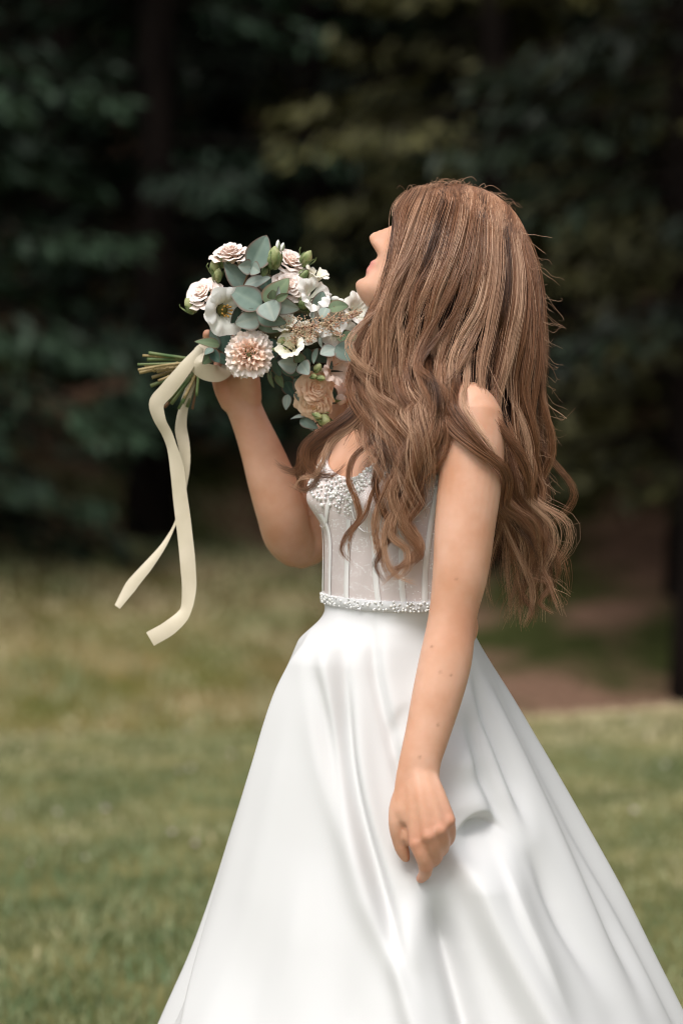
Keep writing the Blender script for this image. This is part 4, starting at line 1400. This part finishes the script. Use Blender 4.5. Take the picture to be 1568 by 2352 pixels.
SPRIGS = [   # stem polyline on the enlarged view, then leaves (bx, by, tx, ty, width, kind, depth base, depth tip, tilt)
    ([(700, 640, 0.06), (715, 400, 0.02), (770, 250, 0.005), (800, 190, 0.0)], [
        (775, 262, 868, 52, 165, 'mid', -0.005, 0.005, 0.15), (772, 252, 690, 250, 100, 'pale', -0.008, -0.016, -0.3), (775, 250, 826, 285, 95, 'pale', -0.008, -0.018, 0.4),
        (718, 378, 606, 208, 150, 'mid', 0.012, 0.012, 0.5), (720, 376, 892, 308, 92, 'pale', 0.008, 0.0, -0.5), (740, 330, 700, 220, 60, 'dark', 0.02, 0.03, 0.3)]),
    ([(760, 700, 0.07), (800, 560, 0.01), (880, 485, -0.015), (925, 455, -0.022), (965, 425, -0.026)], [
        (835, 500, 636, 388, 178, 'mid', -0.006, -0.004, 0.25), (872, 498, 1006, 316, 165, 'green', -0.012, -0.010, -0.25),
        (868, 468, 915, 592, 165, 'pale', -0.020, -0.030, 0.1), (885, 470, 1074, 520, 128, 'pale', -0.022, -0.022, 0.45),
        (905, 455, 905, 395, 90, 'green', -0.028, -0.030, 0.6), (925, 460, 1004, 420, 52, 'green', -0.034, -0.036, 0.3), (935, 455, 945, 370, 34, 'pale', -0.033, -0.030, 0.8),
        (830, 560, 668, 610, 140, 'pale', -0.006, -0.012, -0.3), (810, 545, 992, 610, 120, 'mid', -0.010, -0.012, 0.4),
        (790, 600, 958, 660, 84, 'mid', 0.0, 0.0, 0.7), (700, 500, 650, 620, 80, 'dark', 0.004, 0.004, -0.9), (690, 640, 640, 470, 80, 'dark', 0.02, 0.014, -0.9)]),
    ([(1000, 700, 0.06), (1140, 570, 0.03), (1245, 515, 0.01), (1290, 500, 0.005)], [
        (1175, 530, 1222, 402, 110, 'mid', 0.006, 0.012, 0.4), (1250, 515, 1378, 490, 100, 'green', 0.004, 0.004, -0.4), (1240, 505, 1212, 575, 92, 'pale', -0.004, -0.010, 0.5),
        (1150, 520, 1165, 640, 46, 'pale', 0.0, -0.008, 1.0), (1190, 560, 1120, 640, 90, 'dark', 0.02, 0.02, 0.4), (1085, 540, 1100, 640, 60, 'dark', 0.02, 0.02, 0.9)]),
    ([(980, 820, 0.06), (1180, 770, 0.02), (1300, 758, -0.005), (1320, 752, -0.008)], [
        (1298, 760, 1200, 800, 110, 'pale', -0.008, -0.016, 0.5), (1300, 745, 1438, 835, 140, 'mid', -0.010, -0.014, -0.2), (1300, 690, 1446, 690, 100, 'green', 0.006, 0.010, -0.3),
        (1180, 760, 1160, 860, 60, 'mid', 0.0, -0.01, 0.9), (1200, 690, 1215, 760, 44, 'pale', 0.0, -0.006, 0.9), (1145, 780, 1250, 850, 90, 'dark', 0.03, 0.03, 0.2), (1255, 830, 1275, 895, 50, 'mid', 0.0, -0.004, 0.6)]),
    ([(900, 900, 0.06), (1010, 850, 0.02), (1080, 838, 0.0)], [
        (1060, 868, 938, 850, 120, 'pale', 0.0, -0.008, -0.3), (1078, 850, 1130, 925, 105, 'pale', -0.004, -0.014, 0.3), (1075, 850, 1060, 785, 92, 'green', -0.008, -0.010, 0.5),
        (1120, 760, 1130, 880, 80, 'dark', 0.02, 0.02, 0.3), (960, 900, 1090, 925, 70, 'dark', 0.012, 0.010, 0.8), (920, 830, 950, 940, 80, 'dark', 0.03, 0.03, 0.4)]),
    ([(640, 820, 0.05), (560, 770, 0.03), (520, 745, 0.02)], [
        (575, 735, 416, 712, 72, 'green', 0.022, 0.012, 0.4), (540, 780, 470, 862, 84, 'green', 0.016, 0.010, -0.5), (555, 770, 520, 640, 80, 'mid', 0.03, 0.03, 0.5),
        (600, 640, 590, 830, 130, 'dark', 0.036, 0.036, 0.2), (520, 770, 575, 850, 80, 'dark', 0.012, 0.006, 0.5), (530, 760, 480, 800, 60, 'mid', 0.008, 0.0, 0.6), (560, 800, 640, 870, 70, 'dark', 0.02, 0.02, 0.3)]),
    ([(960, 880, 0.07), (1040, 960, 0.05), (1075, 1030, 0.04), (1080, 1110, 0.04)], [
        (1078, 1025, 1040, 948, 84, 'mid', 0.036, 0.034, 0.4), (1075, 1020, 1088, 1104, 84, 'mid', 0.034, 0.028, -0.2), (1000, 1050, 985, 1148, 62, 'pale', 0.05, 0.05, 0.3),
        (930, 920, 972, 1010, 62, 'green', 0.04, 0.04, 0.6), (985, 970, 1040, 1070, 90, 'dark', 0.06, 0.06, 0.3), (880, 900, 905, 1010, 44, 'green', 0.06, 0.06, 0.7), (900, 860, 940, 960, 80, 'dark', 0.06, 0.06, 0.2)]),
    ([(1060, 1000, 0.08), (1100, 1150, 0.06), (1130, 1220, 0.05)], [
        (1075, 1205, 1190, 1262, 80, 'mid', 0.045, 0.04, -0.3), (1110, 1180, 1014, 1200, 40, 'pale', 0.045, 0.04, 0.9), (1160, 1190, 1260, 1170, 60, 'dark', 0.06, 0.06, 0.2), (1130, 1250, 1160, 1275, 24, 'pale', 0.045, 0.04, 0.6)]),
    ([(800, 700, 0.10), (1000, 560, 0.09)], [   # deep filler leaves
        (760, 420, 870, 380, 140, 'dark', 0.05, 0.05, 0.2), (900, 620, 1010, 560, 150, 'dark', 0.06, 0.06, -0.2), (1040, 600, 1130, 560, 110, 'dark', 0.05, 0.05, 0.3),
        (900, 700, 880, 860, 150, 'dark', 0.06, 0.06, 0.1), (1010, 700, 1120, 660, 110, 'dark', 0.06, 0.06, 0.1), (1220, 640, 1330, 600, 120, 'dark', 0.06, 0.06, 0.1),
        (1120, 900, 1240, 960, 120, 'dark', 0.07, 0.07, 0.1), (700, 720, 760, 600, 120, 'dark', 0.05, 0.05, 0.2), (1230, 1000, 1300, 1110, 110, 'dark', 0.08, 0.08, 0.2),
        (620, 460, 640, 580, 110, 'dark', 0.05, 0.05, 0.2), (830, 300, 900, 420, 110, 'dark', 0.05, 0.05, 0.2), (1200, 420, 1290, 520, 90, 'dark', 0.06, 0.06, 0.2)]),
]
PXM = 0.3672 / 1631.0                              # metres per point of the enlarged view
for stem, leaves in SPRIGS:
    mb = MB()
    mb.tube([WZ(*p) for p in stem], np.linspace(0.0016, 0.0008, len(stem)), 7, n=12)
    sp = obj('eucalyptus_sprig', mb.mesh('eucalyptus_sprig'), M_STEM3, bouquet)
    for (bx, by, tx, ty, wd, kd, d0, d1, tl) in leaves:
        leaf(WZ(bx, by, d0), WZ(tx, ty, d1), wd * PXM, kd, tl, sp, bend=BR.uniform(-0.05, 0.2), fold=BR.uniform(0.08, 0.3), shape=BR.uniform(-0.08, 0.1))


# ---- petals
def petal_mesh(c, axis, hint, ang, r0, r1, h0, h1, half, curl, ruffle, serr, nt=9, nw=11, fq=1.0, seed=0):
    """cupped petal: radius r0->r1 and height h0->h1 along it, spread half (radians), lip curl outward"""
    rs = np.random.default_rng(seed)
    a, n, s = frame(axis, hint)
    t = np.linspace(0, 1, nt)
    w = np.linspace(-1, 1, nw)
    TT, WW = np.meshgrid(t, w, indexing='ij')
    shape = (np.sin(np.pi * np.clip(0.12 + 0.60 * TT, 0, 1)) ** 0.6)
    top = 1 - 0.13 * np.abs(WW) ** 2.6 - serr * (0.5 + 0.5 * np.sign(np.sin(WW * 23 + rs.uniform(0, 6)))) * rs.uniform(0.5, 1, nw)[None]
    tt = TT * top
    ang_ = ang + WW * half * shape * (0.35 + 0.65 * tt)
    p1, p2 = rs.uniform(0, 6, 2)
    rad = r0 + (r1 - r0) * tt ** 1.3 + curl * ss(0.62, 1.0, tt) * (r1 + 0.2 * h1) + ruffle * tt ** 2 * np.sin(WW * 5.5 * fq + p1)
    hgt = h0 + (h1 - h0) * np.sin(tt * np.pi / 2) - curl * 0.8 * ss(0.7, 1.0, tt) * np.abs(h1 - h0) * 0.6 + ruffle * tt ** 2 * np.sin(WW * 7.5 * fq + p2)
    V = c + (n * np.cos(ang_)[..., None] + s * np.sin(ang_)[..., None]) * rad[..., None] + a * hgt[..., None]
    me = mesh_np('petal', V.reshape(-1, 3), grid_faces(nw, nt))
    add_attr(me, 'edge', np.clip(tt + 0.1 * rs.normal(), 0, 1).ravel())
    return me


def rose(c, axis, R, mt, name, layers, parent=bouquet, seed=0, cup=0.50):
    """layers of petals around a tight heart"""
    c = np.asarray(c, float)
    axis = np.asarray(axis, float) / np.linalg.norm(axis)
    mb = MB()
    a, n, s = frame(axis, (0.3, 0.2, 0.9))
    mb.ball(c + a * R * 0.10, (R * 0.30, R * 0.30, R * 0.30), 12, 8)
    h = obj(name, mb.mesh(name), mt, parent)
    add_attr(h.data, 'edge', np.full(len(h.data.vertices), 0.1))
    N = layers * 4
    for k in range(N):                             # petals wound in one spiral, opening outward
        f = (k + 1) / N
        hh = R * (cup - 0.05 - 0.55 * f ** 1.7) * BR.uniform(0.88, 1.12)
        me = petal_mesh(c, axis, (0.3, 0.2, 0.9), k * 2.4 + BR.uniform(-0.25, 0.25), R * (0.03 + 0.42 * f), R * (0.10 + 0.86 * f) * BR.uniform(0.95, 1.06), hh - R * (0.34 + 0.1 * f), hh,
                        1.35 - 0.55 * f, 0.02 + 0.10 * f, R * 0.035 * (0.4 + f), 0.0, seed=seed * 100 + k)
        obj('petal', me, mt, h)
    return h


rose(WZ(640, 165, 0.020), (-0.12, -0.42, 0.9), 0.0285, M_BLUSH, 'rose', 6, seed=1)
rose(WZ(468, 418, 0.020), (-0.35, -0.78, 0.52), 0.0285, M_BLUSH, 'rose', 6, seed=2)
rose(WZ(1018, 218, 0.030), (0.42, -0.62, 0.66), 0.0265, M_BLUSH, 'rose', 6, seed=3)
rose(WZ(1005, 372, 0.012), (0.30, -0.86, 0.40), 0.0300, M_BLUSH, 'rose', 6, seed=4)
rose(WZ(1178, 1005, 0.020), (0.25, -0.92, 0.1), 0.0265, M_PEACH, 'peach_rose', 7, seed=5)
rose(WZ(1165, 1110, 0.030), (-0.15, -0.80, -0.45), 0.0290, M_PEACH, 'peach_rose', 7, seed=6)
rose(WZ(1330, 790, 0.060), (0.4, -0.85, 0.1), 0.024, M_PEACH, 'peach_rose', 5, seed=7)

# ---- carnation: many fringed petals in a dome
cc = WZ(760, 800, 0.012)
cax = np.array([-0.04, -0.95, -0.02])
M_CARN2 = petal_mat('carnation_heart', (0.92, 0.54, 0.36), (0.95, 0.76, 0.65))
mb = MB()
mb.tube([cc - cax / np.linalg.norm(cax) * -0.004, cc - cax * 0.030], [0.010, 0.006], 10, n=5)
carn = obj('carnation', mb.mesh('carnation'), M_SEPAL, bouquet)
k = 0
R = 0.0345
for li, (npet, rr1, hh) in enumerate([(9, 1.02, 0.00), (8, 0.98, 0.12), (8, 0.90, 0.24), (7, 0.80, 0.34), (7, 0.68, 0.42), (6, 0.55, 0.48), (6, 0.42, 0.53), (5, 0.28, 0.56), (4, 0.15, 0.58)]):
    for i in range(npet):
        k += 1
        f = 1 - rr1
        r1_ = R * rr1 * BR.uniform(0.92, 1.05)
        top_ = R * hh + R * BR.uniform(-0.10, 0.14)
        # outer petals lie flat, inner ones stand up as crumpled frills
        me = petal_mesh(cc, cax, (0, 0.1, 1), i * 2 * math.pi / npet + li * 0.9 + BR.uniform(-0.55, 0.55), r1_ * (0.45 + 0.35 * f), r1_, top_ - R * (0.16 + 0.26 * f), top_,
                        math.pi / npet * (1.7 + 0.8 * f), 0.05, R * (0.045 + 0.075 * f), 0.06, nt=9, nw=31, fq=1.1 + 0.7 * BR.random(), seed=900 + k)
        obj('petal', me, M_CARN if li < 4 else M_CARN2, carn)

# ---- white lisianthus with an open throat
lc = WZ(585, 520, 0.006)
lax = np.array([0.55, -0.80, -0.14])
mb = MB()
mb.ball(lc + lax * 0.002, 0.008, 12, 8)
lis = obj('lisianthus', mb.mesh('lisianthus'), M_THROAT, bouquet)
for i in range(6):
    me = petal_mesh(lc, lax, (0, 0.1, 1), i * 2 * math.pi / 6 + 0.4, 0.006, 0.029 * BR.uniform(0.98, 1.06), -0.008, 0.014 + 0.002 * (i % 2), 1.15, 0.20, 0.0022, 0.012, nt=11, nw=17, seed=300 + i)
    obj('petal', me, M_WHITE, lis)
for i in range(9):
    an = i * 0.7
    a, n, s = frame(lax, (0, 0.1, 1))
    d = n * math.cos(an) + s * math.sin(an)
    mb = MB()
    mb.tube([lc + d * 0.003, lc + a * 0.010 + d * 0.006, lc + a * 0.015 + d * 0.008], [0.0007, 0.0007, 0.0016], 6, n=6)
    obj('stamen', mb.mesh('stamen'), M_STAMEN, lis)


# ---- buds with sepals
def bud(c, axis, L, R, mt, nsep=4, name='flower_bud', splay=0.5):
    c = np.asarray(c, float)
    axis = np.asarray(axis, float) / np.linalg.norm(axis)
    mb = MB()
    t = np.linspace(0, 1, 9)
    a, n, s = frame(axis, (0.2, -1, 0.1))
    rr = R * np.sin(np.pi * np.clip(t * 0.93 + 0.05, 0, 1)) ** 0.75
    an = np.linspace(0, 2 * np.pi, 12, endpoint=False)
    rings = [c + a * (L * (x - 0.4)) + (n * np.cos(an)[:, None] + s * np.sin(an)[:, None]) * (r_ * (1 + 0.10 * np.cos(an * 3 + x * 4)))[:, None] for x, r_ in zip(t, rr)]
    mb.loft(np.array(rings))
    b = obj(name, mb.mesh(name), mt, bouquet)
    if hasattr(b.data, 'attributes'):
        add_attr(b.data, 'edge', np.full(len(b.data.vertices), 0.8))
    for i in range(nsep):
        g = i * 2 * math.pi / nsep + 0.5
        d = n * math.cos(g) + s * math.sin(g)
        sd = np.cross(a, d)
        V = []
        for x in np.linspace(0, 1, 6):
            w_ = R * 0.62 * (1 - x) ** 0.7 * (0.55 + 1.3 * x * (1 - x)) + 0.0002
            ctr = c + a * (L * (-0.42 + 0.85 * x)) + d * (R * (1.10 * math.sin(math.pi * min(0.93 * x * 0.8 + 0.12, 1)) ** 0.7 + splay * x * x * BR.uniform(0.4, 1.2)) + 0.0006)
            V += [ctr - sd * w_ - d * 0.0006, ctr + d * 0.0008, ctr + sd * w_ - d * 0.0006]
        obj('sepal', mesh_np('sepal', np.array(V), grid_faces(3, 6)), M_SEPAL, b)
    return b


for x, y, d, ax, L, R, mt, ns, sp in [
        (912, 205, 0.004, (0.1, -0.3, 0.95), 0.032, 0.0100, M_BUD, 5, 0.4), (1108, 208, 0.030, (0.5, -0.2, 0.8), 0.026, 0.0075, M_BUD, 5, 1.6),
        (545, 265, 0.025, (-0.2, -0.3, 0.9), 0.024, 0.0072, M_BUD, 5, 0.9), (605, 212, 0.022, (0.0, -0.3, 0.9), 0.024, 0.0075, M_BLUSH, 5, 0.8),
        (392, 500, 0.025, (-0.4, -0.4, 0.75), 0.024, 0.0080, M_BUD, 5, 1.2), (560, 310, 0.018, (0.2, -0.5, 0.8), 0.022, 0.0064, M_BUD, 4, 0.6),
        (1090, 310, 0.025, (0.7, -0.3, 0.6), 0.022, 0.0055, M_SEPAL, 4, 0.9), (1090, 485, 0.010, (0.6, -0.6, 0.1), 0.022, 0.0070, M_SEPAL, 4, 1.2),
        (860, 270, 0.010, (-0.3, -0.3, -0.9), 0.022, 0.0050, M_SEPAL, 3, 0.6), (1220, 1205, 0.03, (0.6, -0.7, -0.2), 0.024, 0.0085, M_BUD, 4, 0.8)]:
    bud(WZ(x, y, d), ax, L, R, mt, ns, 'rose_bud', sp)
for x, y, d, ax, L, R, mt in [
        (953, 722, 0.0, (0.5, -0.5, 0.6), 0.017, 0.0056, M_BUD), (922, 768, 0.0, (0.8, -0.5, -0.3), 0.011, 0.0032, M_BUD), (962, 768, -0.002, (0.8, -0.5, 0.2), 0.012, 0.0045, M_BUD),
        (1186, 405, 0.03, (0.5, -0.3, 0.5), 0.016, 0.0042, M_CREAM), (1242, 432, 0.03, (0.8, -0.3, 0.2), 0.013, 0.0042, M_WHITE), (1285, 455, 0.03, (0.8, -0.3, 0.2), 0.014, 0.0048, M_WHITE),
        (1320, 466, 0.03, (0.8, -0.3, 0.1), 0.013, 0.0042, M_WHITE), (1355, 480, 0.03, (0.8, -0.3, 0.0), 0.013, 0.0042, M_WHITE), (935, 125, 0.035, (0.1, -0.1, 1), 0.016, 0.0032, M_WHITE),
        (962, 135, 0.035, (0.3, -0.1, 1), 0.014, 0.0032, M_WHITE), (1183, 885, 0.0, (0.5, -0.6, 0.5), 0.016, 0.0060, M_BUD), (1158, 938, 0.0, (0.8, -0.5, 0.1), 0.011, 0.0042, M_BUD),
        (1200, 945, 0.002, (0.8, -0.5, -0.2), 0.016, 0.0046, M_BUD), (1180, 1180, 0.02, (0.6, -0.6, -0.3), 0.016, 0.0048, M_BUD), (1330, 1080, 0.05, (0.5, -0.7, 0), 0.02, 0.008, M_PINKF)]:
    bud(WZ(x, y, d), ax, L, R, mt, 2, 'freesia_bud', 0.1)


# ---- freesia trumpets and other small open blooms
def trumpet(c, axis, R, H, mt, npet, name, seed, curl=0.12, half=0.75):
    c = np.asarray(c, float)
    axis = np.asarray(axis, float) / np.linalg.norm(axis)
    mb = MB()
    mb.tube([c - axis * H * 0.9, c - axis * H * 0.2], [R * 0.12, R * 0.22], 8, n=5)
    h = obj(name, mb.mesh(name), mt, bouquet)
    add_attr(h.data, 'edge', np.full(len(h.data.vertices), 0.3))
    for i in range(npet):
        me = petal_mesh(c, axis, (0.1, 0.2, 0.9), i * 2 * math.pi / npet + BR.uniform(-0.2, 0.2), R * 0.16, R * BR.uniform(0.85, 1.05), -H * 0.4, H * BR.uniform(0.5, 0.7), half, curl, R * 0.06, 0.0, seed=seed * 50 + i)
        obj('petal', me, mt, h)
    return h


trumpet(WZ(1035, 770, 0.000), (-0.35, -0.75, 0.45), 0.020, 0.030, M_CREAM, 6, 'freesia', 41)
trumpet(WZ(990, 660, 0.010), (-0.1, -0.55, 0.8), 0.018, 0.030, M_CREAM, 6, 'freesia', 42)
trumpet(WZ(1085, 690, 0.010), (0.5, -0.7, 0.4), 0.018, 0.026, M_CREAM, 6, 'freesia', 43)
trumpet(WZ(1265, 895, 0.010), (0.65, -0.7, 0.1), 0.023, 0.030, M_PINKF, 6, 'freesia', 44)
trumpet(WZ(1140, 365, 0.030), (0.45, -0.35, 0.8), 0.018, 0.040, M_CREAM, 5, 'freesia', 45)
trumpet(WZ(1130, 445, 0.015), (0.5, -0.75, 0.3), 0.024, 0.026, M_WHITE, 6, 'lisianthus', 46)
trumpet(WZ(1415, 545, 0.040), (0.5, -0.7, 0.4), 0.026, 0.026, M_WHITE, 7, 'lisianthus', 47)
trumpet(WZ(1240, 600, 0.020), (0.1, -0.9, 0.2), 0.024, 0.026, M_WHITE, 6, 'lisianthus', 48)
trumpet(WZ(1300, 660, 0.040), (0.2, -0.9, 0.2), 0.026, 0.026, M_WHITE, 6, 'lisianthus', 49)

# ---- astilbe plumes: tiny florets along side twigs
def plume(stem, n, spread, name='astilbe'):
    c = resample(np.array([WZ(*p) for p in stem]), 40)
    mb = MB()
    mb.tube(c, np.linspace(0.0012, 0.0005, 40), 6)
    st_ = obj(name, mb.mesh(name), M_STEM3, bouquet)
    mb = MB()
    for k in range(n):
        t = BR.uniform(0.0, 1.0)
        p = c[int(t * 39)]
        wd = spread * (1 - 0.75 * t)
        br = BR.integers(0, 7) * 0.9 + t * 9
        q = BR.uniform(0, 1)
        p = p + np.array([math.cos(br), -0.35, math.sin(br)]) * wd * q + BR.normal(0, 0.0017, 3)
        mb.ball(p, BR.uniform(0.0007, 0.0014), 6, 4)
    obj('florets', mb.mesh('florets'), M_ASTIL, st_, kind='stuff')


plume([(1000, 640, 0.0), (1140, 625, -0.014), (1250, 600, -0.02), (1370, 565, -0.018), (1455, 530, -0.012)], 620, 0.020)
plume([(1150, 640, -0.008), (1140, 690, -0.016), (1130, 720, -0.018)], 130, 0.012)
plume([(1250, 610, -0.015), (1300, 660, -0.02), (1340, 690, -0.02)], 120, 0.012)
plume([(1050, 720, 0.0), (1052, 670, -0.012), (1058, 630, -0.014)], 200, 0.012)

# ---- stems below the hand
GRIP = WZ(560, 800, 0.088)
ends = [(92, 806, M_STEM2), (60, 862, M_STEM), (64, 896, M_STEM2), (72, 912, M_STEM2), (150, 944, M_STEM2), (142, 996, M_STEM), (228, 1132, M_STEM3), (316, 1142, M_STEM), (402, 1142, M_STEM3),
        (130, 790, M_STEM), (250, 1090, M_STEM), (340, 1105, M_STEM), (180, 905, M_STEM2), (200, 1010, M_STEM), (350, 1075, M_STEM2), (290, 1060, M_STEM), (120, 830, M_STEM), (430, 1060, M_STEM), (270, 1110, M_STEM), (370, 1130, M_STEM), (105, 870, M_STEM2), (190, 965, M_STEM2)]
for i, (x, y, mt) in enumerate(ends):
    d = 0.076 + BR.uniform(-0.016, 0.012)
    e_ = WZ(x, y, d)
    mid = WZ(450 + BR.uniform(-8, 8), 850 + (y - 930) * 0.16 + BR.uniform(-6, 6), d + 0.003)
    top = GRIP + np.array([BR.uniform(-0.006, 0.006), BR.uniform(-0.004, 0.008), BR.uniform(-0.006, 0.006)])
    far = GRIP + (GRIP - mid) * 1.5 + BR.normal(0, 0.012, 3)
    rd = BR.uniform(0.0017, 0.0027)
    mb = MB()
    mb.tube([e_, e_ * 0.5 + mid * 0.5 + BR.normal(0, 0.001, 3), mid, top, far], [rd * 1.05, rd, rd, rd * 0.9, rd * 0.6], 9, n=20, ends=False)
    if mt is M_STEM2:                                  # cane nodes
        for f in (0.25, 0.6):
            p = e_ * (1 - f) + mid * f
            mb.ball(p, rd * 1.35, 8, 5)
    obj('stem', mb.mesh('stem'), mt, bouquet)


# ---- ribbon: wrap round the stems and two tails
def ribbon(name, pts, wid, tilt, n=70, parent=bouquet):
    c = resample(np.array([W(*p) for p in pts]), n)
    T = np.gradient(c, axis=0)
    T /= np.linalg.norm(T, axis=1)[:, None]
    tl = np.interp(np.linspace(0, 1, n), np.linspace(0, 1, len(tilt)), tilt)
    side = np.cross(T, np.array([0, 1.0, 0]))
    side /= np.linalg.norm(side, axis=1)[:, None] + 1e-9
    nn = np.cross(T, side)
    S = side * np.cos(tl)[:, None] + nn * np.sin(tl)[:, None]
    w_ = np.interp(np.linspace(0, 1, n), np.linspace(0, 1, len(wid)), wid) / 2
    nrm = np.cross(T, S)
    V = []
    for s in np.linspace(-1, 1, 7):
        V.append(c + S * (w_ * s)[:, None] + nrm * (0.0012 * (1 - s * s) + 0.0007 * np.sin(np.linspace(0, 14, n)) * s)[:, None])
    V = np.array(V).transpose(1, 0, 2)
    V2 = V + nrm[:, None] * 0.0004
    me = mesh_np(name, np.vstack([V.reshape(-1, 3), V2.reshape(-1, 3)]), [grid_faces(7, n), grid_faces(7, n, off=7 * n)[:, ::-1]])
    return obj(name, me, M_RIB, parent)


ribbon('ribbon_tail', [(462, 798, 0.060), (440, 826, 0.056), (412, 862, 0.052), (382, 898, 0.050), (360, 926, 0.052), (366, 960, 0.056), (386, 1000, 0.062), (404, 1060, 0.066), (414, 1140, 0.068), (424, 1220, 0.066), (432, 1300, 0.062), (434, 1360, 0.060), (424, 1408, 0.058), (392, 1440, 0.054), (345, 1468, 0.050)],
       [0.010, 0.019, 0.022, 0.022, 0.017, 0.017, 0.021, 0.021, 0.022, 0.022, 0.022, 0.021, 0.018, 0.022, 0.022], [0.2, 0.0, -0.2, 0.0, 0.5, 0.6, 0.2, 0.1, 0.0, 0.1, 0.0, 0.1, 0.5, 0.1, 0.0], n=100)
ribbon('ribbon_tail', [(452, 840, 0.072), (440, 880, 0.084), (424, 930, 0.088), (416, 980, 0.090), (424, 1030, 0.090), (428, 1090, 0.092), (420, 1150, 0.094), (404, 1200, 0.092), (378, 1250, 0.090), (340, 1300, 0.088), (306, 1340, 0.086), (270, 1394, 0.084)],
       [0.012, 0.013, 0.014, 0.018, 0.016, 0.010, 0.008, 0.007, 0.010, 0.015, 0.018, 0.010], [0.0, 0.3, 0.2, 0.0, 0.5, 0.9, 1.0, 0.9, 0.6, 0.3, 0.2, 0.2], n=90)
ribbon('ribbon_wrap', [(474, 790, 0.080), (458, 812, 0.060), (452, 836, 0.054), (466, 850, 0.056), (494, 858, 0.062), (516, 852, 0.078), (520, 838, 0.100)],
       [0.014, 0.020, 0.024, 0.026, 0.024, 0.020, 0.014], [0.3, 0.3, 0.5, 0.3, 0.0, -0.2, -0.4], n=44)
